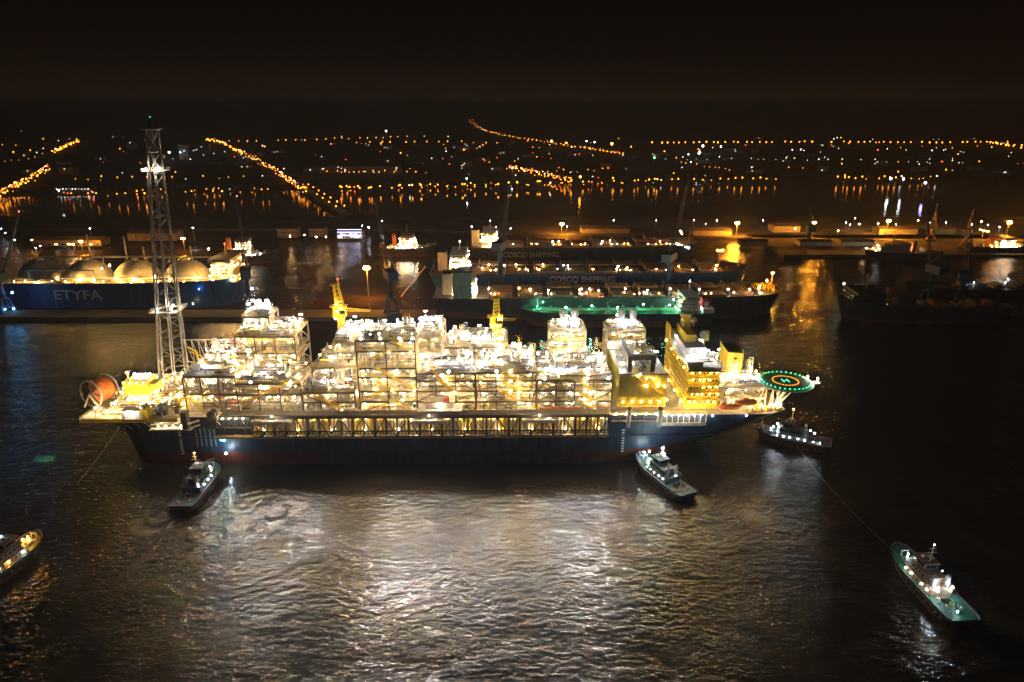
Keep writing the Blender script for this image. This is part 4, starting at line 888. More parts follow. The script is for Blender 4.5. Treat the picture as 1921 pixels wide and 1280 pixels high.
# ------------------------------------------------------------------ moored ships
def lamp_line(b, x0, x1, y, z, n, r, m, j=0):
    for k in range(n): b.octa((x0+(x1-x0)*(k+.5)/n+R.uniform(-j,j), y, z), r, m)
def house(t, x0, x1, w_, z0, levels, m, lm, lr=.45, nl=5, dh=3.0):
    b = MB(); z = z0
    for k in range(levels):
        s = .5*k; b.box(x0+s,x1-s,-w_/2+s,w_/2-s,z,z+dh-.2,m); b.box(x0+s-.6,x1-s+.6,-w_/2+s-.6,w_/2-s+.6,z+dh-.2,z+dh,m); z += dh
    b.box(x0+2,x1-2,-w_/2-3,w_/2+3,z,z+2.8,m)
    h = b.build('superstructure', t); b = MB()
    for k in range(levels+1):
        for sd in (-1, 1):
            yy = sd*(w_/2-.5*k) if k < levels else sd*(w_/2+3)
            windows_row(b, x0+2+.5*k, x1-2-.5*k, yy, z0+k*dh+1.1, max(3,int((x1-x0)/2.6)), GLASS, sd, 1.0, 1.0)
        xx = (x0+.5*k if k < levels else x0+2)
        for q in range(int(w_/2.6)): b.box(xx-.07,xx,-w_/2+1.5+q*2.6,-w_/2+2.5+q*2.6,z0+k*dh+1.1,z0+k*dh+2.1,GLASS)
    b.build('window', h, kind='stuff')
    b = MB()
    for k in range(levels):
        for q in range(nl):
            if R.random() < .75: b.octa((x0+(x1-x0)*(q+R.random())/nl, -w_/2-.9+.5*k, z0+(k+.8)*dh), lr*R.uniform(.7,1.1), R.choice(lm))
        for q in range(2): b.octa((x0-.9+.5*k if R.random() < .5 else x1+.9-.5*k, R.uniform(-w_/2,w_/2), z0+(k+.8)*dh), lr*.9, R.choice(lm))
    b.build('superstructure_lamps', t, kind='stuff')
    return h, z+2.8
def mast_part(t, x, z0, h_, m, lm=None):
    b = MB(); b.beam((x,0,z0),(x,0,z0+h_),.8,m); b.beam((x,-3,z0+h_*.6),(x,3,z0+h_*.6),.4,m); b.beam((x-1.5,0,z0),(x,0,z0+h_*.7),.35,m)
    if lm: b.octa((x,0,z0+h_+.5),.5,lm)
    b.build('mast', t)
def bulker(label, wl_px, L, B, D, hullm, deckm, hatchm, nh, loc, rz, dirn, lm_house, housem=WHITE, funnelm=WHITE, open_=(), hatch_h=2.2):
    t = thing('bulk_carrier', label, 'cargo ship', loc, rz, 'cargo ships berthed in the shipyard')
    hull_mb(L, B, D, hullm, DRED, deckm, zboot=4.5, rake=8, stern=6, full=.88, wlfull=.84, sheer=3.0, dens=32, aftw=.85).build('hull', t)
    xa, xb = -L/2+44, L/2-22; pit = (xb-xa)/nh
    for k in range(nh):
        x0 = xa+pit*k+2; x1 = x0+pit*.68; b = MB()
        b.box(x0,x1,-B*.30,B*.30,D,D+hatch_h,hatchm)
        b.build('hatch_coaming', t)
        if k in open_: b = MB(); b.box(x0+.8,x1-.8,-B*.16,B*.16,D+hatch_h+.02,D+hatch_h+.2,DARK); b.build('dark_hold_plate', t)  # dark plate on the closed coaming stands in for the hold's shade
        for sd in (-1, 1):
            off = B*.16 if k in open_ else 0
            y0_, y1_ = (0, B*.30) if sd > 0 else (-B*.30, 0)
            b = MB(); b.box(x0-.4,x1+.4,y0_+sd*off,y1_+sd*off,D+hatch_h+.02,D+hatch_h+1.3,hatchm)
            for q in range(4): xx = x0+(x1-x0)*(q+.5)/4; b.box(xx-.25,xx+.25,y0_+sd*off+.2,y1_+sd*off-.2,D+hatch_h+1.3,D+hatch_h+1.7,hatchm)
            b.build('hatch_cover', t)
    b = MB(); c = MB()
    for k in range(nh):
        for q in range(9): x = xa+pit*k+R.uniform(0,pit); y = R.choice((-1,1))*R.uniform(B*.33,B*.43); b.box(x-R.uniform(.4,1.6),x+R.uniform(.4,1.6),y-.8,y+.8,D,D+R.uniform(.6,3.2),R.choice((GREY,ORG,YEL,TAN,RED,BLUE,LGREY)))
        for q in range(3):
            if R.random() < .7: x = xa+pit*k+R.uniform(0,pit); y = -R.uniform(B*.30,B*.44); c.tube((x,y,D),(x,y,D+4),.15,GREY,5); c.octa((x,y,D+4.2),R.uniform(.2,.42),R.choice((LW2,LS,LW2,LN2)))
        x = xa+pit*k-.6; b.beam((x,-B*.28,D),(x,-B*.28,D+7),.5,TAN); b.beam((x,B*.28,D),(x,B*.28,D+7),.5,TAN); b.beam((x,-B*.28,D+7),(x,B*.28,D+7),.4,TAN)
    b.build('deck_clutter', t, kind='stuff'); c.build('work_lamps', t, kind='stuff')
    house(t, -L/2+16, -L/2+34, B*.72, D, 5, housem, lm_house)
    b = MB(); b.box(-L/2+6,-L/2+14,-5,5,D,D+17,funnelm); b.box(-L/2+6.5,-L/2+13.5,-4.5,4.5,D+17,D+18.5,BLK); b.build('funnel', t)
    mast_part(t, -L/2+26, D+18, 8, WHITE, LN2); mast_part(t, L/2-9, D+3, 12, TAN)
    b = MB()
    for k in range(nh+1):
        for sd in (-1,1):
            if R.random() < .6: b.box(xa+pit*k-.8,xa+pit*k+.8,sd*B*.36-.8,sd*B*.36+.8,D,D+R.uniform(1.5,4),GREY)
        b.tube((xa+pit*k-.5,-B*.2,D),(xa+pit*k-.5,-B*.2,D+5),.35,GREY)
    b.tube((xa,B*.38,D+1),(xb,B*.38,D+1),.4,GREY); b.tube((xa,-B*.40,D+1),(xb,-B*.40,D+1),.4,GREY)
    b.build('deck_fittings', t, kind='stuff')
    return t, xa, xb, pit
# near bulk carrier (bow right)
L = 285; p = ground(1140, 600); loc = (Xat(1140, 552, 0), 552, 0)
t, xa, xb, pit = bulker('dark bulk carrier with open tan hatches, nearest of the berthed row', None, L, 44, 16, DGREY, mat('bulker_deck',(.09,.07,.05)), TAN, 9, loc, radians(.6), 1, (LN2,LTB,LW2), open_=(2,4,5,7))
b = MB()
for k, m, y in ((0,LW2,-10),(1.0,LS,-9),(1.95,LTB,-16),(3.0,LW2,-15),(3.05,LTB,-12),(3.6,LW2,-18),(5.2,LTB,-17),(6.0,LN2,-12),(6.95,LTB,-14),(7.9,LTB,-14),(8.6,LW2,-15),(8.95,LTB,-12)): b.octa((xa+pit*k,y,22.5),.6,m); b.tube((xa+pit*k,y,16),(xa+pit*k,y,22),.2,GREY,5)
for k, m in ((1,LW2),(3,LW2),(4.2,LW2)): b.octa((xa+pit*k+9,-4,20.4),.5,m)
b.build('deck_lamps', t, kind='stuff')
b = MB()
for q in range(26): x = 118+R.uniform(0,18); b.box(x,x+R.uniform(.6,2),R.uniform(-9,7),R.uniform(8,9),18.5,19.5+R.uniform(0,3),YEL)
b.octa((128,-4,27),.5,LSH); b.tube((128,-4,18),(128,-4,26.6),.25,GREY); b.octa((122,-6,23),.4,LY2); b.build('windlass', t)
b = MB(); b.box(-127,-112,-20,-8,16,38,MINT); b.box(-127.4,-111.6,-20.4,-7.6,38,39,DARK); b.build('scrubber_tower', t, label='pale green box tower at the stern')
# second bulk carrier behind, blue hull with lettering (bow right)
L = 290; loc = (Xat(1105, 622, 0), 622, 0)
t, xa, xb, pit = bulker('blue hulled bulk carrier lettered in white, second of the berthed row', None, L, 45, 19, SHIPBLUE, mat('bulker_deck2',(.13,.07,.04)), TAN, 9, loc, radians(.4), 1, (LW2,LTB,LY2), open_=(0,1,2,3,4,5))
text('hull_lettering', 'COSCO SHIPPING', 7.2, LTWHITE, t, (Xat(1092,599,16)-loc[0], -22.9, 15.2), (pi/2,0,0), .1, 1.02, .08)
b = MB()
for k, m in ((.1,LW2),(.9,LW2),(3.05,LTB),(3.2,LN2),(5.0,LTB),(5.3,LS),(7.2,LS),(8.6,LS)): b.octa((xa+pit*k,R.uniform(-19,-6),25),.55,m); b.tube((xa+pit*k,-12,19),(xa+pit*k,-12,24),.2,GREY,5)
for k in (0,1,2): b.octa((xa+pit*k+8,2,23.4),.5,LY2)
b.octa((118,-6,38),.6,LS); b.octa((114,-6,38),.6,LS); b.tube((116,-6,19),(116,-6,37.6),.3,GREY); b.build('deck_lamps', t, kind='stuff')
b = MB()
for sd in (0,1): b.beam((-150,-10+3*sd,24),(-170,-30+3*sd,2),.7,TAN)
b.build('stern_ramp', t)
# third, farther back with lettering, dark
L = 250; loc = (Xat(1090, 742, 0), 742, 0)
t, xa, xb, pit = bulker('dim bulk carrier farthest back with greenish white lettering', None, L, 40, 18, DGREY, mat('bulker_deck3',(.12,.07,.04)), TAN, 8, loc, radians(.5), 1, (LS,LW2,LY2), open_=(1,2,6,7))
text('hull_lettering', 'COSCO SHIPPING', 7.4, mat('faded_letters',(.45,.5,.36)), t, (Xat(995,722,12)-loc[0], -20.4, 11.5), (pi/2,0,0), .1, 1.0, .08)
b = MB()
for k in range(8): b.octa((98+k*2.0,-18,23-k*.7),.5,LTB)
for k, m in ((-.2,LW2),(2.1,LN2),(2.4,LY2),(4.4,LTB),(4.8,LW2),(7.1,LS)): b.octa((xa+pit*k,R.uniform(-16,-4),24),.6,m)
b.octa((106,0,33),.8,LW2); b.octa((108,2,30),.8,LS); b.build('deck_lamps', t, kind='stuff')
# green decked tanker (bow left)
L = 150; loc = (Xat(1155, 520, 0), 521, 0)
t = thing('product_tanker', 'small green decked tanker with white bridge and red funnel', 'tanker', loc, pi+radians(.8), 'cargo ships berthed in the shipyard')
hull_mb(L, 25, 9.5, DGREY, DRED, GRN, zboot=5.0, rake=6, stern=3, full=.85, wlfull=.8, sheer=2.5, dens=28).build('hull', t)
house(t, -64, -48, 17, 9.5, 4, WHITE, (LTB,LN2,LTB), .35, 4, 2.9)
b = MB(); b.box(-73,-66,-3.5,3.5,9.5,20,RED); b.box(-72.6,-66.4,-3.3,3.3,20,20.8,BLK); b.box(-71,-68,3.5,3.6,14,17.5,WHITE); b.build('funnel', t); mast_part(t, -56, 24, 9, WHITE, LTB)
b = MB(); b.box(-74.5,-66,-9,9,9.5,13.5,WHITE); b.build('aft_house', t)
b = MB()
for y in (-3,-1.5,0,1.5,3): b.tube((-46,y,11),(60,y,11),.4,mat('pale_green_pipe',(.25,.45,.3)))
for k in range(9): x = -42+k*11.5; b.tube((x,-9,10.6),(x,9,10.6),.35,GRN); b.box(x,x+2,-9,-7,9.5,11.5,MINT)
b.build('cargo_piping', t, kind='stuff')
b = MB(); b.beam((8,6,9.5),(8,6,19),.9,MINT); b.beam((8,6,19),(-8,6,17),.6,MINT); b.box(6,10,7.5,12,9.5,12,WHITE); b.build('hose_crane', t)
mast_part(t, 62, 11.5, 10, MINT)
b = MB()
for x, y, z in ((58,3,18),(40,5,14),(20,4,15),(0,5,14),(-20,4,16),(-40,6,16),(-45,-2,18),(62,-2,13),(-46,8,13)): b.octa((x,y,z),.42,LDECKG); b.tube((x,y,9.5),(x,y,z-.3),.15,GRN,5)
b.octa((-48,6,19),.4,LY2); b.build('deck_lamps', t, kind='stuff')
# gas carrier with domes (bow right in frame)
L = 290; loc = (Xat(462,575,15)-L/2, 585, 0)
t = thing('gas_carrier', 'blue gas carrier with lit domed tanks and five white hull letters', 'tanker', loc, radians(-.3))
hull_mb(L, 46, 20, SHIPBLUE, SHIPBLUE, mat('gas_carrier_deck',(.30,.26,.16)), zboot=4, rake=9, stern=5, full=.9, wlfull=.86, sheer=4, dens=30).build('hull', t)
text('hull_lettering', 'ETYFA', 11.5, LTWHITE, t, (Xat(146,562,10)-loc[0], -23.4, 11), (pi/2,0,0), .1, 1.25, .12)
for px in (-22, 68, 158, 250, 345):
    x = Xat(px,580,28)-loc[0]; b = MB(); b.ball((x,0,17),19.5,CREAM,32,14,0.0); b.lathe((x,0,36),(x,0,38.5),[(0,3),(1,2.4)],CREAM,12); b.lathe((x,0,19.5),(x,0,21.5),[(0,20.6),(1,20.6)],CREAM,32); b.build('tank_dome', t)
b = MB(); x0, x1 = -130, Xat(395,580,38)-loc[0]; b.box(x0,x1,-1.6,1.6,38.6,39,GREY); rail(b,x0,x1,-1.5,39,GREY,4)
for k in range(14): x = x0+(x1-x0)*k/13; b.beam((x,-2,20.5),(x,0,38.6),.5,GREY)
b.build('tank_walkway', t)
b = MB(); b.box(x0,x1,-22.4,-19.8,23,23.3,CREAM); rail(b,x0,x1,-22.3,23.3,CREAM,3)
for k in range(40): x = x0+(x1-x0)*k/39; b.beam((x,-22.2,20),(x,-22.2,23),.3,CREAM)
for y in (-18,-16.8): b.tube((x0,y,24.5),(x1,y,24.5),.6,WHITE,8)
b.build('side_gallery', t)
b = MB(); xx = Xat(112,560,24)-loc[0]
b.beam((xx-28,-21,23),(xx-28,-21,32),1,WHITE); b.beam((xx+28,-21,23),(xx+28,-21,32),1,WHITE); b.beam((xx-28,-21,32),(xx+28,-21,32),1,WHITE); b.box(xx-26,xx-4,-19,-13,22,31,mat('dim_box',(.12,.1,.08))); b.build('manifold_frame', t)
house(t, Xat(396,575,35)-loc[0], Xat(446,575,35)-loc[0], 34, 21, 6, CREAM, (LY2,LW2,LW2), .42, 6, 2.9)
mast_part(t, Xat(420,580,40)-loc[0], 40, 10, CREAM, LR)
b = MB()
for px, z, y, r, m in ((163,24,-20.5,.9,LY2),(208,34,-12,.8,LY2),(196,32,-14,.6,LW2),(187,24,-20,.7,LY2),(266,24,-20.5,.9,LY2),(292,33,-13,.7,LY2),(301,26,-19,.7,LY2),(379,26,-20,.8,LY2),(90,22,-22,.5,LW2),(83,22,-22,.4,LN2),(230,25,-20,.6,LY2),(330,24,-20.5,.6,LY2),(443,27,-14,.7,LY2),(391,48,-10,.6,LY2),(120,25,-20,.5,LY2)):
    b.octa((Xat(px,575+y*0,z)-loc[0],y,z),r,m)
lamp_line(b, x0, x1, -21, 22.4, 22, .3, LY2, 2)
b.octa((Xat(375,560,12)-loc[0],-25,17),.5,LB); b.octa((Xat(366,560,4)-loc[0],-28,5),.3,LW2); b.build('deck_lamps', t, kind='stuff')
for px in (268, 167, 235, 357):
    b = MB(); x = Xat(px,585,40)-loc[0]; b.tube((x,2,36),(x,2,36+R.uniform(8,22)),.7,CREAM,8); b.build('vent_mast', t)

# offshore vessels and other lit ships
def small_ship(label, px, py, L, rz, lm, hullm=DGREY, housem=CREAM, D=8, hx=0.0, nl=26, lr=.4, levels=4, B=20, hw=18):
    p = ground(px, py); t = thing('service_vessel', label, 'ship', (p.x,p.y,0), rz, 'other vessels in the shipyard')
    hull_mb(L, B, D, hullm, DRED, mat('vessel_deck',(.10,.09,.07)), zboot=2.5, rake=6, stern=3, sheer=4, dens=22).build('hull', t)
    house(t, hx-hw/2, hx+hw/2, B*.75, D, levels, housem, lm, lr, 5)
    mast_part(t, hx, D+levels*3+3, 12, GREY, None)
    b = MB(); b.box(hx-hw/2-8,hx-hw/2-4,-2.5,2.5,D,D+levels*3+4,ORG); b.build('funnel', t)
    b = MB()
    for _ in range(nl): b.octa((hx+R.uniform(-1,1)*L*.3, -B*.42, D+R.uniform(.8,3.5)), lr*R.uniform(.5,1), R.choice(lm))
    b.build('deck_lamps', t, kind='stuff')
    b = MB()
    for _ in range(14): x = R.uniform(-L*.42,L*.38); b.box(x-1.5,x+1.5,R.uniform(-8,-2),R.uniform(2,8),D,D+R.uniform(1,5),R.choice((GREY,YEL,ORG,TAN)))
    b.build('deck_cargo', t, kind='stuff')
    return t
small_ship('white lit vessel moored behind the dark basin', 762, 478, 70, 0, (LW2,LN2,LTB), hx=2, levels=4, nl=26, lr=.34)
small_ship('vessel with many bright deck lamps behind the gas carrier bow', 468, 492, 60, radians(10), (LN2,LW2,LTB), hx=-4, levels=5, nl=24, lr=.34)
small_ship('vessel crowded with lamps beside the right quay', 1690, 486, 86, pi, (LN2,LW2,LTB), hx=12, levels=3, nl=60, lr=.42, D=7, hw=34)
small_ship('orange lit vessel at the far right quay', 1868, 476, 70, 0, (LTB,LS,LN2), hx=6, levels=3, nl=22, lr=.45)
small_ship('dark ship with a few windows lit at the right edge', 1720, 598, 130, radians(176), (LWIN,), hullm=DGREY, housem=DGREY, hx=44, levels=3, nl=0, D=12, B=28, hw=26)
small_ship('dark long vessel behind it with a line of small lamps', 1850, 560, 150, pi, (LTB,), hullm=DGREY, housem=DGREY, hx=-30, levels=2, nl=14, lr=.4, D=10, B=26)

# ------------------------------------------------------------------ shipyard cranes
def portal_crane(label, px, py, hgt, jib, az, lift, m=CRBLUE, lm=None, z=3.0):
    p = ground(px, py, z); t = thing('portal_crane', label, 'crane', (p.x,p.y,z), az, 'harbour cranes')
    b = MB()
    for x in (-5,5):
        for y in (-5,5): b.beam((x,y,0),(x*.5,y*.5,hgt*.45),1.2,m)
        b.beam((x,-5,2),(x,5,2),1.0,m); b.box(x-1,x+1,-6,6,0,1.4,DARK)
    b.beam((-4,-4,hgt*.18),(4,-4,hgt*.18),.8,m); b.beam((-4,4,hgt*.18),(4,4,hgt*.18),.8,m); b.box(-3,3,-3,3,hgt*.43,hgt*.47,m)
    b.build('portal', t)
    b = MB(); b.lathe((0,0,hgt*.47),(0,0,hgt),[(0,2.2),(.7,1.8),(1,2.6)],m,12); b.build('tower', t)
    b = MB(); b.box(-11,5,-4,4,hgt,hgt+6.5,m); b.box(-11.3,5.3,-4.3,4.3,hgt+6.5,hgt+6.9,m); b.box(5,8,-3.8,-.8,hgt+1,hgt+4.5,m); b.box(8,8.1,-3.5,-1,hgt+2.2,hgt+4.2,GLASS); b.build('machine_house', t)
    b = MB(); base = Vector((4,0,hgt+4)); tip = base+Vector((jib*cos(lift),0,jib*sin(lift)))
    for y in (-1.6,1.6):
        for dz in (-1,1): b.beam(base+Vector((0,y,dz)), tip+Vector((0,y*.3,dz*.3)), .5, m)
    for k in range(10):
        q0 = base+(tip-base)*k/10; q1 = base+(tip-base)*(k+1)/10; s0 = 1-.7*k/10; b.beam(q0+Vector((0,-1.6*s0,1*s0)), q1+Vector((0,1.6*s0,-1*s0)), .3, m); b.beam(q0+Vector((0,-1.6*s0,-s0)), q0+Vector((0,1.6*s0,s0)), .3, m)
    ap = Vector((-5,0,hgt+19)); b.beam((-9,-2,hgt+6.8),ap,.6,m); b.beam((2,-2,hgt+6.8),ap,.6,m); b.beam((2,2,hgt+6.8),ap,.6,m); b.beam(ap,tip,.22,DARK); b.beam(tip,tip-Vector((0,0,jib*.35)),.15,DARK)
    b.build('jib', t)
    if lm:
        b = MB(); b.octa((6,-3,hgt*.6),.9,lm); b.octa((3,-6,hgt*.12),.8,lm); b.octa((-3,-6,hgt*.16),.6,lm); b.octa(tip+Vector((0,0,1)),.5,LR); b.build('crane_lamps', t, kind='stuff')
portal_crane('dark blue crane at the left frame edge with blue lamps at its foot', 12, 586, 26, 52, radians(60), radians(65), lm=LB)
portal_crane('dark blue crane standing by the gas carrier bow', 470, 586, 30, 60, radians(110), radians(66), lm=LB)
portal_crane('dark blue crane on the pier in front of the basin', 735, 590, 30, 60, radians(115), radians(64), lm=None)
portal_crane('blue crane rising amid the blue bulk carrier', 1250, 566, 36, 70, radians(60), radians(62), z=3)
portal_crane('blue crane beside the second bulk carrier stern', 938, 556, 42, 60, radians(70), radians(66))
portal_crane('thin dark crane left of two at the right quay', 1738, 572, 28, 48, radians(100), radians(70))
portal_crane('thin dark crane right of two at the right quay', 1793, 588, 28, 50, radians(60), radians(64))
for px, py, a_, lab in ((1515, 458, 80, 'dark twin legged crane on the outer quay'), (1745, 452, 60, 'yellow orange lit crane jib on the right quay'), (1808, 466, 50, 'orange lit raised crane near the flood lamp')):
    portal_crane(lab, px, py, 16, 26, radians(a_), radians(66), m=TAN if px > 1600 else CRBLUE)
quay('crane_berth', [(Xat(920,545,3),574.2), (Xat(1300,560,3),575), (Xat(1300,560,3),597), (Xat(920,560,3),597)], 3, CONC)
quay('right_crane_berth', gq([(1640,575),(1960,590),(1960,572),(1700,560)]), 3, CONC)

# ------------------------------------------------------------------ high masts, sheds, buildings
def high_mast(label, px, pyt, pyb, lm=LSX, r=.9, n=2, m=GREY):
    p = ground(px, pyb, 3); zt = max(12, Zat(pyt, p.y)); t = thing('high_mast_light', label, 'lamp post', (p.x,p.y,3), 0, 'high mast lights of the shipyard')
    b = MB(); b.tube((0,0,0),(0,0,zt-3),.45,m,6,.25); b.box(-1.6,1.6,-.3,.3,zt-3,zt-2.6,m); b.build('pole', t)
    for k in range(n):
        x = (-1.2+2.4*k/(n-1)) if n > 1 else 0; b = MB(); b.box(x-.8,x+.8,-.9,.5,zt-2.6,zt-2.3,DARK); b.octa((x,-.5,zt-3.3),r,lm); b.build('lamp_head', t)
for i, a in enumerate(((691,502,556),(1053,420,442),(1380,418,446),(1523,417,445),(1661,414,444),(1885,417,452),(155,452,470),(346,447,468))):
    high_mast(('sodium mast light standing on the pier behind the left crane','sodium mast light above the farthest bulk carrier','sodium mast light beyond the blue bulk carrier bow','sodium mast light at the outer quay, left of the thin crane','sodium mast light midway along the outer quay','sodium mast light at the right end of the outer quay','orange mast light behind the gas carrier stern','orange mast light behind the flare tower')[i], *a, r=(1.5 if i != 3 else 1.0) if i < 6 else .8, n=2)
for i, (px, pt, pb) in enumerate(((173,428,452),(365,427,452),(885,425,452),(1445,512,540))):
    high_mast(('cool mast light left of the flare tower','cool mast light right of the flare tower','slim mast light behind the row of bulk carriers','mast light at the near bulk carrier bow')[i], px, pt, pb, LTB if i < 3 else LSH, .6 if i < 3 else .5, 1)
def shed(label, px0, px1, py, hgt, dep, m=WALLP, roof=ROOFD, win=0, wm=None, name='building', z=3.0, cat='building', group=None):
    p0, p1 = ground(px0,py,z), ground(px1,py,z); t = thing(name, label, cat, ((p0.x+p1.x)/2,p0.y,z), 0, group); W = p1.x-p0.x
    b = MB(); b.box(-W/2,W/2,0,dep,0,hgt,m); wl = b.build('wall', t)
    b = MB(); b.add([(-W/2-.6,-.6,hgt),(W/2+.6,-.6,hgt),(W/2+.6,dep+.6,hgt),(-W/2-.6,dep+.6,hgt),(-W/2-.6,dep/2,hgt+dep*.14),(W/2+.6,dep/2,hgt+dep*.14)],[(0,1,5,4),(2,3,4,5),(0,4,3),(1,2,5),(3,2,1,0)],roof); b.build('roof', t)
    if win:
        rows_ = max(1,int(hgt/3.8)); 
        for r_ in range(rows_):
            for k in range(win):
                if wm and R.random() < .35: mm = wm
                else: mm = GLASS
                b = MB(); x = -W/2+W*(k+.5)/win; b.box(x-W/win*.25,x+W/win*.25,-.15,-.02,1.2+r_*3.8,3.0+r_*3.8,mm); b.build('window', t)
    return t
shed('pale office block with a row of dark windows across the basin', 521, 558, 446, 11, 14, win=8)
shed('pale office block right of its twin across the basin', 580, 609, 444, 10, 14, win=6)
vb = shed('violet lit two storey hall across the basin', 632, 678, 448, 8, 16, m=WHITE, win=6, wm=LPUR)
b = MB(); W = 22
for z in (4.2, 8.3, 11.5): b.beam((-14,-.9,z),(W-6,-.9,z),.5,LPUR)
b.octa((-8,-2,5),.6,LTB); b.octa((12,-2,3),.6,LTB); b.build('light_strip', vb)
shed('low shed behind the gas carrier', 240, 330, 452, 9, 22, m=CONC); shed('long low shed left of the flare tower', 60, 190, 462, 7, 20, m=CONC, win=10, wm=LWIN)
shed('brown shed on the outer quay under the sodium lamps', 1450, 1500, 436, 8, 20, m=WALLP); shed('white shed at the right quay', 1648, 1720, 440, 7, 18, m=WALLP); shed('blue sided shed at the right quay', 1755, 1790, 440, 7, 14, m=BLUE)
shed('low store by the quay lamp', 1300, 1372, 442, 6, 18, m=WALLP); shed('tan shed behind the farthest bulk carrier', 1090, 1180, 438, 6, 20, m=WALLP)
for i, (px0, px1, py) in enumerate(((1210,1300,452),(1390,1440,462),(1500,1560,462),(1580,1640,462))): shed(('dim pontoon store by the water','dim quay hut near the bow','dim quay store beside the thin crane','dim quay store left of the lamp crowded vessel')[i], px0, px1, py, 5, 16, m=CONC)
# yard lamps (small) and flood lamps
YL = MB(); YL.tube((0,0,0),(0,0,8),.18,GREY,5); YL.box(-.6,.6,-.8,.3,8,8.25,DARK); YL.octa((0,-.3,7.6),.55,LTB); YLw = YL.mesh('yard_lamp')
YL = MB(); YL.tube((0,0,0),(0,0,8),.18,GREY,5); YL.box(-.6,.6,-.8,.3,8,8.25,DARK); YL.octa((0,-.3,7.6),.6,LW2); YLy = YL.mesh('yard_lamp')
YL = MB(); YL.tube((0,0,0),(0,0,8),.18,GREY,5); YL.box(-.6,.6,-.8,.3,8,8.25,DARK); YL.octa((0,-.3,7.6),.6,LS); YLs = YL.mesh('yard_lamp')
YC = {}
for px, py, me in sorted(((5,440,YLw),(12,448,YLw),(30,462,YLw),(62,462,YLs),(70,478,YLw),(78,474,YLw),(130,470,YLy),(140,471,YLy),(572,452,YLw),(594,456,YLy),(660,455,YLw),(692,438,YLw),(717,425,YLw),(680,434,YLw),(545,455,YLy),(612,456,YLy),(640,456,YLy),(957,440,YLw),(930,437,YLw),(921,438,YLw),(1063,436,YLw),(1150,424,YLw),(1230,424,YLw),(1300,424,YLw),(1322,431,YLw),(1343,424,YLy),(1430,424,YLw),(1585,428,YLw),(1592,432,YLw),(1602,420,YLw),(1610,431,YLy),(1645,430,YLy),(1662,436,YLw),(1678,432,YLw),(1742,428,YLw),(1772,428,YLw),(1820,432,YLw),(1850,433,YLw),(1872,437,YLw),(1720,424,YLs),(1838,426,YLy),(1570,444,YLs),(1490,440,YLy),(1700,436,YLw),(1580,548,YLw),(1866,552,YLw)), key=lambda q: q[0]):
    YC[id(me)] = YC.get(id(me), 0)+1
    o = inst('yard_lamp', me, None, ground(px,py,3)); tag(o, ordn(YC[id(me)])+' from the left of the '+{id(YLw):'small cool white lamps on shipyard ground',id(YLy):'small warm white lamps on shipyard ground',id(YLs):'small orange lamps on shipyard ground'}[id(me)], 'lamp post', 'small shipyard lamps '+{id(YLw):'cool white',id(YLy):'warm white',id(YLs):'orange'}[id(me)])
p = ground(1842, 446, 3); t = thing('flood_lamp', 'slanting row of intense orange floodlights at the far right', 'floodlight', p)
b = MB(); b.tube((0,0,0),(0,0,9),.4,GREY); b.beam((-6,-.5,10.5),(6,-.5,8),.5,DARK); b.build('frame', t)
b = MB()
for k in range(8): b.octa((-5.6+1.6*k,-1.2,10.2-.34*k),.62,LORF)
b.build('lamp_row', t, kind='stuff')

# ------------------------------------------------------------------ far bank: roads, street lamps, houses
def road(name, pts, wd, z=1.52):
    P_ = [ground(px,py,1.5) for px,py in pts]; vs = []; fs = []
    for i, p in enumerate(P_):
        d = (P_[min(i+1,len(P_)-1)]-P_[max(i-1,0)]).normalized(); n_ = Vector((-d.y,d.x,0))*wd/2
        for q in (p-n_, p+n_): vs.append((q.x,q.y,z))
    for i in range(len(P_)-1): fs.append((2*i,2*i+1,2*i+3,2*i+2))
    b = MB(); b.add(vs, fs, ASPH); o = b.build(name); o['kind'] = 'structure'
def street_mesh(lm, r, h_=10.0):
    b = MB(); b.tube((0,0,0),(0,0,h_),.25,GREY,5); b.beam((0,0,h_),(0,-2.2,h_+.4),.2,GREY); b.ball((0,-2.2,h_-r*.4),r,lm,6,4); return b.mesh('street_lamp')
SM = {'o': street_mesh(LFAR,1.15), 'w': street_mesh(LFARW,1.1), 'g': street_mesh(LFARG,1.2), 'r': street_mesh(LFARR,1.2), 'so': street_mesh(LFAR,.7), 'bo': street_mesh(lamp('bright_far_lamp',(1,.42,.05),40),2.0)}
NLAMP = [0]
FARL = MB()
def lamps_along(pts, n, key, label, group, jit=1.8, dbl=0.0, sz=(.75,1.25), far=False):
    seg = []; tot = 0
    for a, c in zip(pts[:-1], pts[1:]): l_ = math.hypot(c[0]-a[0], c[1]-a[1]); seg.append((tot, l_, a, c)); tot += l_
    for k in range(n):
        s_ = tot*(k+.5+R.uniform(-.2,.2))/n
        for st, l_, a, c in seg:
            if st <= s_ <= st+l_: t = (s_-st)/l_; px, py = a[0]+(c[0]-a[0])*t, a[1]+(c[1]-a[1])*t
        for e in ((-1,1) if dbl else (0,)):
            if R.random() < .06: continue
            jj = jit*(2.2 if dbl else 1); qx, qy = px+e*dbl+R.uniform(-jj,jj)*.6, py+e*dbl*.25+R.uniform(-jj,jj)*.5
            p = ground(qx, qy, 11.5); s = R.uniform(*sz)
            if far: FARL.tube((p.x,p.y,1.5),(p.x,p.y,11),.3,GREY,4); FARL.ball((p.x,p.y-2,11.5),(.7 if key == 'so' else 1.15)*s,LFARG if key == 'g' else LFAR,6,4); continue
            lab_ = f"{label}, {ordn(k+1)} from {'left' if pts[0][0] <= pts[-1][0] else 'river end'}" + ((', left row' if e < 0 else ', right row') if e else '')
            o = inst('street_lamp', SM[key if R.random() < .9 else R.choice('wro')], None, (p.x, p.y, 1.5), (s,s,s)); tag(o, lab_, 'street lamp', group); NLAMP[0] += 1
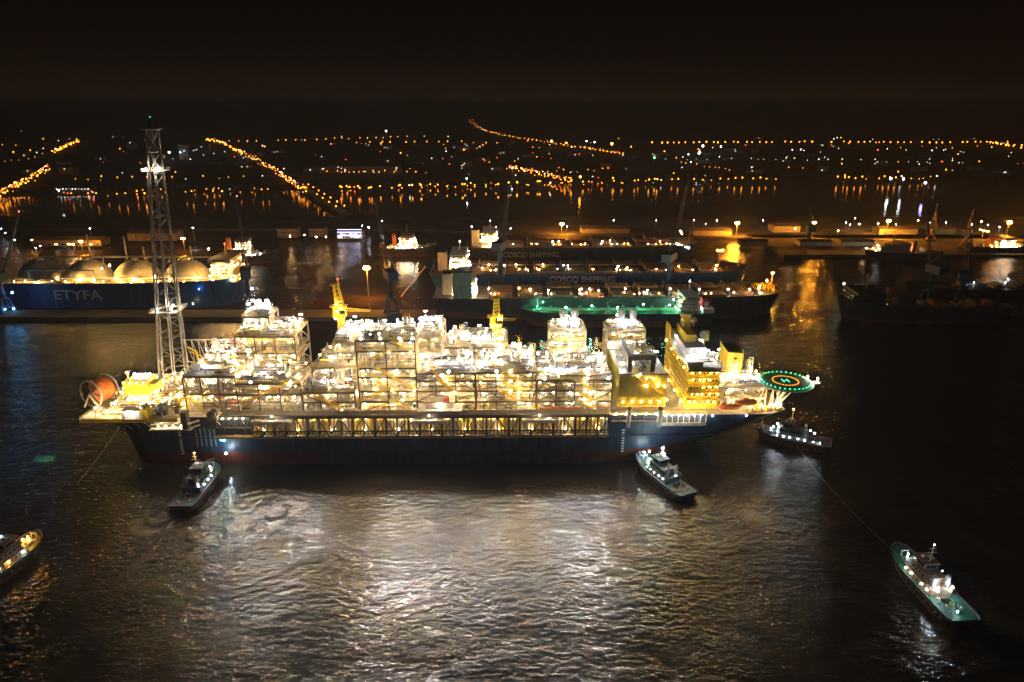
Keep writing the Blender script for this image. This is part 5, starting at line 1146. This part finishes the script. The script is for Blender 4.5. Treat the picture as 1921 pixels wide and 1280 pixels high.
AV = [
 ([(-10,366),(40,343),(92,313)], 26, 'o', 'orange street lamp on the left edge avenue', 'lamps of the left edge avenue', 5.0, 18),
 ([(98,285),(120,276),(148,263)], 11, 'o', 'orange street lamp on the far end of the left avenue', 'lamps of the far left avenue', 1.2, 10),
 ([(572,357),(540,336),(505,312),(462,290)], 26, 'o', 'orange street lamp on the slanting avenue left of centre', 'lamps of the slanting avenue', 4.0, 20),
 ([(455,287),(430,276),(412,265),(385,262)], 16, 'o', 'x', 'x', 2.0, 10),
 ([(122,363),(230,364),(330,360),(430,359),(515,354)], 24, 'so', 'small orange street lamp along the riverside road at left', 'lamps of the left riverside road', 0, 8),
 ([(625,353),(740,349),(850,346),(960,344),(1100,339),(1240,336)], 34, 'o', 'orange street lamp along the riverside road at the middle', 'lamps of the middle riverside road', 1.6, 8),
 ([(1220,336),(1340,334),(1462,334)], 18, 'o', 'orange street lamp along the riverside road right of centre', 'lamps of the right riverside road', 0, 8),
 ([(1565,333),(1760,331)], 20, 'o', 'orange street lamp in the cluster on the right bank', 'lamps of the right bank cluster', 0, 8),
 ([(125,335),(330,333),(500,328)], 16, 'so', 'small orange street lamp on the inland road at left', 'lamps of the left inland road', 0, 6),
 ([(605,322),(740,322),(832,320)], 13, 'so', 'small orange street lamp before the dim row of flats', 'lamps before the flats', 0, 6),
 ([(950,312),(990,320),(1070,338)], 18, 'o', 'orange street lamp on the short avenue right of centre', 'lamps of the short avenue', 2.0, 12),
 ([(1020,320),(1080,319),(1150,316)], 10, 'so', 'small orange street lamp on the curved road right of centre', 'lamps of the curved road', 0, 6),
 ([(605,260),(690,259),(770,256)], 13, 'so', 'tiny orange lamp on the upper far road at left of centre', 'lamps of the upper far road', 0, 5),
 ([(660,267),(850,265),(940,268)], 15, 'so', 'tiny orange lamp on the lower far road at left of centre', 'lamps of the lower far road', 0, 5),
 ([(1220,267),(1500,266),(1800,267),(1850,266),(1921,274)], 62, 'o', 'orange lamp in the long far row at upper right', 'lamps of the long far row', 0, 6),
 ([(1845,265),(1925,278)], 12, 'o', 'orange lamp on the second lane at the far right', 'lamps of the far right lane', 0, 6),
 ([(1235,296),(1400,296),(1600,299),(1795,302)], 30, 'g', 'pale greenish lamp in the straight row at right', 'lamps of the greenish row', 0, 5),
 ([(1272,302),(1320,309),(1372,317)], 12, 'so', 'tiny orange lamp on the curving lane at right', 'lamps of the curving lane', 0, 5),
 ([(878,222),(890,236),(912,246),(950,255)], 16, 'so', 'tiny orange lamp on the hillside road near the horizon', 'lamps of the horizon road', 0, 4),
 ([(950,255),(1010,264),(1060,272),(1120,281),(1180,290)], 34, 'so', 'tiny orange lamp on the long far road', 'lamps of the long far road', 0, 5),
 ([(0,300),(40,298),(75,292)], 6, 'so', 'orange lamp on the side street at the left edge', 'lamps of the left side street', 0, 5),
 ([(385,263),(480,264),(600,262)], 14, 'so', 'tiny orange lamp in the far row left of centre', 'lamps of the far left row', 0, 4)]
for i, (pts, n, key, lab, grp, dbl, wd) in enumerate(AV):
    far = min(p_[1] for p_ in pts) < 285
    lamps_along(pts, int(n*.92), key, lab, grp, dbl=dbl, sz=(1.3,2.4) if far else (.5,1.25), far=far)
    road('road', pts, wd*(1.6 if far else 1), 1.52+.004*i)
for pts, n in (([(-10,366),(40,343),(92,313)], 80), ([(98,285),(120,276),(148,263)], 40), ([(572,357),(540,336),(505,312),(462,290),(430,276),(412,265)], 110), ([(950,312),(990,320),(1070,338)], 50), ([(878,222),(890,236),(912,246),(950,255),(1060,272),(1180,290)], 60), ([(122,364),(515,355)], 20), ([(625,354),(960,346)], 16)):
    for _ in range(n):                                             # headlamps and small lights strung along the roads
        k = R.randrange(len(pts)-1); u = R.random(); a, c = pts[k], pts[k+1]; p = ground(a[0]+(c[0]-a[0])*u+R.uniform(-5,5), a[1]+(c[1]-a[1])*u+R.uniform(-1.5,1.5), 3)
        FARL.octa((p.x,p.y,3+R.uniform(0,5)), R.uniform(.4,1.3), R.choice((LFAR,LFAR,LFAR,LFARW,LFARR)))
for _ in range(170):                                               # scattered yard and house lamps
    px, py = R.uniform(0,1921), R.choice((R.uniform(255,300),R.uniform(270,334))); p = ground(px, py, 6); FARL.octa((p.x,p.y,6), R.uniform(.4,1.5)*(1 if py > 290 else 1.7), R.choice((LFAR,LFAR,LFARW,LFARG,LFARR,LFARW)))
o = FARL.build('distant_street_lamps', kind='stuff'); o['label'] = 'tiny orange and pale lamps strung along the farthest roads'
HL = {}
A_, B_ = ground(570,357,0), ground(648,408,0); d_ = (B_-A_).normalized(); n_ = Vector((-d_.y,d_.x,0)); BR = thing('river_bridge', 'low road bridge with orange lamps crossing the dark river', 'bridge', (A_.x,A_.y,0))
b = MB(); b.beam(Vector((0,0,5)), (B_-A_)+Vector((0,0,5)), 14, CONC, 1.2); dk = b.build('deck', BR)
for k in range(7):
    b = MB(); c_ = (B_-A_)*(k+.5)/7; b.beam(c_-n_*5+Vector((0,0,-2)), c_-n_*5+Vector((0,0,4.4)), 1.6, CONC); b.beam(c_+n_*5+Vector((0,0,-2)), c_+n_*5+Vector((0,0,4.4)), 1.6, CONC); b.beam(c_-n_*6+Vector((0,0,4)), c_+n_*6+Vector((0,0,4)), 1.4, CONC); b.build('pier', BR)
for k in range(7):
    for e in (-1, 1):
        if R.random() < .2: continue
        q = A_+(B_-A_)*(k+.4)/7+n_*6.4*e+Vector((0,0,5.6)); o = inst('street_lamp', SM['o'], None, q, (.8,)*3); tag(o, f"orange lamp on the river bridge, {ordn(k+1)} from the far bank, {'left' if e*n_.x < 0 else 'right'} side", 'street lamp', 'lamps of the river bridge')
def house_far(label, px, py, W, Dp, hgt, lit, group, lm=LWIN, m=WALLP):
    p = ground(px, py, 1.5); 
    reg = 'left of the flare tower' if px < 280 else 'between flare tower and slanting avenue' if px < 500 else 'left of centre' if px < 850 else 'right of centre' if px < 1250 else 'at the right' if px < 1600 else 'at the far right'
    if group.startswith('dark'): label = f"{'wide' if W > 27 else 'narrow'} {'tall' if hgt > 10.5 else 'low'} house, {('no window', 'one window', 'two windows')[lit]} lit, {'near the horizon' if py < 283 else 'near the river' if py > 310 else 'far inland'} {reg}"
    else: HL[group] = HL.get(group, 0)+1; label = f"{label}, {ordn(HL[group])} from the left"
    t = thing('house', label, 'house', (p.x,p.y,1.5), R.uniform(-.1,.1), group)
    b = MB(); b.box(-W/2,W/2,0,Dp,0,hgt,m); b.box(-W/2-.4,W/2+.4,-.4,Dp+.4,hgt,hgt+.6,ROOFD); b.build('wall', t)
    for k in range(lit):
        b = MB(); x = R.uniform(-W*.4,W*.4); z = R.uniform(2,max(3,hgt-2.5)); b.box(x-1.2,x+1.2,-.2,-.02,z,z+1.8,lm); b.build('window', t)
for k in range(10): house_far('dim pale apartment block in the row beyond the river', 606+k*15, 326, 24, 12, 17, R.randint(0,3), 'apartment blocks beyond the river')
for k in range(64):
    px = R.uniform(0,1921); py = R.choice((R.uniform(262,300),R.uniform(275,330),R.uniform(290,330)))
    house_far('dark low house on the far bank', px, py, R.uniform(14,40), R.uniform(10,20), R.uniform(6,15), R.randint(0,2), 'dark houses on the far bank', R.choice((LWIN,LWIN,LWINC)))
for px, py, W, hgt in ((345,300,30,42),(368,303,24,36),(383,298,36,46),(412,300,44,40)): house_far('dark high block with a cool lamp on its roof', px, py, W, 20, hgt, 2, 'high blocks behind the flare tower', LWINC, CONC)
def beacon(px, py, lm, r, label, cat='lamp', z=24.0):
    p = ground(px, py, z); t = thing('tall_lamp', label, cat, (p.x,p.y,1.5)); b = MB(); b.tube((0,0,0),(0,0,z-1.5),.4,GREY,5); b.build('pole', t); b = MB(); b.ball((0,-1,z-1.5),r,lm,8,5); b.build('lamp_head', t)
LBW = lamp('far_bright_white', (.8,.9,1), 35); LBO = lamp('far_bright_orange', (1,.34,.03), 40)
for px, py, lm, r, lab in ((372,278,LBW,2.6,'bright white lamp just left of the slanting avenue'),(317,286,LBW,2.2,'bright white lamp right of the flare tower head'),(338,286,LBW,1.4,'second white lamp right of the flare tower head'),(426,284,LBW,2.2,'bright white lamp at the slanting avenue'),(724,246,LBW,3.2,'lone white lamp near the horizon'),(1034,265,LBO,3.4,'bright orange lamp on the long far road'),(1147,270,LBO,4.0,'brightest orange lamp right of the long far road'),(1062,268,LBO,2.2,'orange lamp beside the long far road'),(1311,287,LBW,3.0,'bright bluish lamp at upper right'),(1318,274,LBW,3.0,'white lamps on the far yard at upper right'),(1352,275,LBW,2.0,'smaller white lamp on the far yard at upper right'),(1100,265,LBW,2.2,'white lamp among the far right of centre lights'),(1115,267,LBW,1.8,'white lamp right of its neighbour on the far road'),(1670,335,LBW,2.0,'white lamp in the right bank cluster'),(1694,336,LBW,1.8,'second white lamp in the right bank cluster'),(1735,343,lamp('violet_far',(.4,.35,1),30),2.2,'violet lamp on the right bank'),(1227,296,lamp('green_far',(.1,1,.25),30),1.8,'green lamp at the end of the long far road'),(905,272,LFARR,2.0,'red lamp amid the far middle lights'),(1088,332,LBO,1.8,'orange lamp at the riverside crossing'),(40,246,LFARR,.8,'small red lamp far at the left'),(960,315,LBW,1.0,'white lamp on the short avenue'),(110,357,LBW,1.2,'cool lamp of the riverside hall at left'),(875,335,LBW,1.0,'cool lamp above the riverside road')):
    beacon(px, py, lm, r, lab)
t = shed('riverside hall at left with a strip of cool white lamps', 108, 170, 361, 7, 20, m=WALLP, z=1.5)
b = MB()
for k in range(11): b.octa((-32+6*k,-1.2,6.4),.9,LFARW)
b.build('lamp_strip', t, kind='stuff')

by = {}
for o in list(COL.objects):
    if o.get('group') == 'dark houses on the far bank': by.setdefault(o['label'], []).append(o)
for lab, os_ in by.items():
    if len(os_) > 1:
        for k, o in enumerate(sorted(os_, key=lambda q: q.location.x/max(1,q.location.y))): o['label'] = f"{lab}, {('left one','right one')[k] if len(os_) == 2 else ordn(k+1)+' from left'}"

# dark tree line added on the far bank to block lamp reflections in the river
TREE = mat('dark_foliage', (.035, .05, .022), .9, wear=.5, scale=.3); TRUNK = mat('tree_bark', (.06, .045, .03), .9)
b = MB(); pts = [(-60,369),(120,366),(520,356),(566,355.4)], [(584,354.6),(960,346),(1240,338),(1460,337),(1960,344)]
for line in pts:
    for (ax_, ay_), (cx_, cy_) in zip(line[:-1], line[1:]):
        n = max(2, int(abs(cx_-ax_)/4.2))
        for k in range(n):
            if R.random() < .14: continue
            u = (k+R.random())/n; p = ground(ax_+(cx_-ax_)*u, ay_+(cy_-ay_)*u-.5, 1.5); hh_ = R.uniform(11,15.5); b.tube((p.x,p.y,1.4),(p.x,p.y,hh_*.6),.3,TRUNK,5,.12)
            for _ in range(26):
                c = Vector((p.x+R.gauss(0,1.9), p.y+R.gauss(0,1.9), R.uniform(hh_*.3,hh_))); q = Vector((R.gauss(0,1),R.gauss(0,1),R.gauss(0,1))).normalized(); e = q.orthogonal().normalized()*R.uniform(.7,1.5); f = q.cross(e)*R.uniform(.6,1.1)
                b.add([tuple(c-e),tuple(c-f),tuple(c+e),tuple(c+f)], [(0,1,2,3)], TREE)
o = b.build('added_screen_trees', kind='stuff'); o['label'] = 'added dark tree line on the far bank, screening lamp reflections'

# ------------------------------------------------------------------ night haze
if HAZE:
    b = MB(); hm = bpy.data.materials.new('haze_air'); hm.use_nodes = True; t = hm.node_tree; t.nodes.clear()
    pv = t.nodes.new('ShaderNodeVolumePrincipled'); oo = t.nodes.new('ShaderNodeOutputMaterial'); t.links.new(pv.outputs[0], oo.inputs['Volume'])
    pv.inputs['Color'].default_value = (.66, .80, 1, 1); pv.inputs['Density'].default_value = 0.9e-4; pv.inputs['Anisotropy'].default_value = .25
    b.box(-14500, 14500, -400, 26500, -4, 182, hm); o = b.build('haze'); o['kind'] = 'stuff'; o['label'] = 'thin night haze over the harbour'
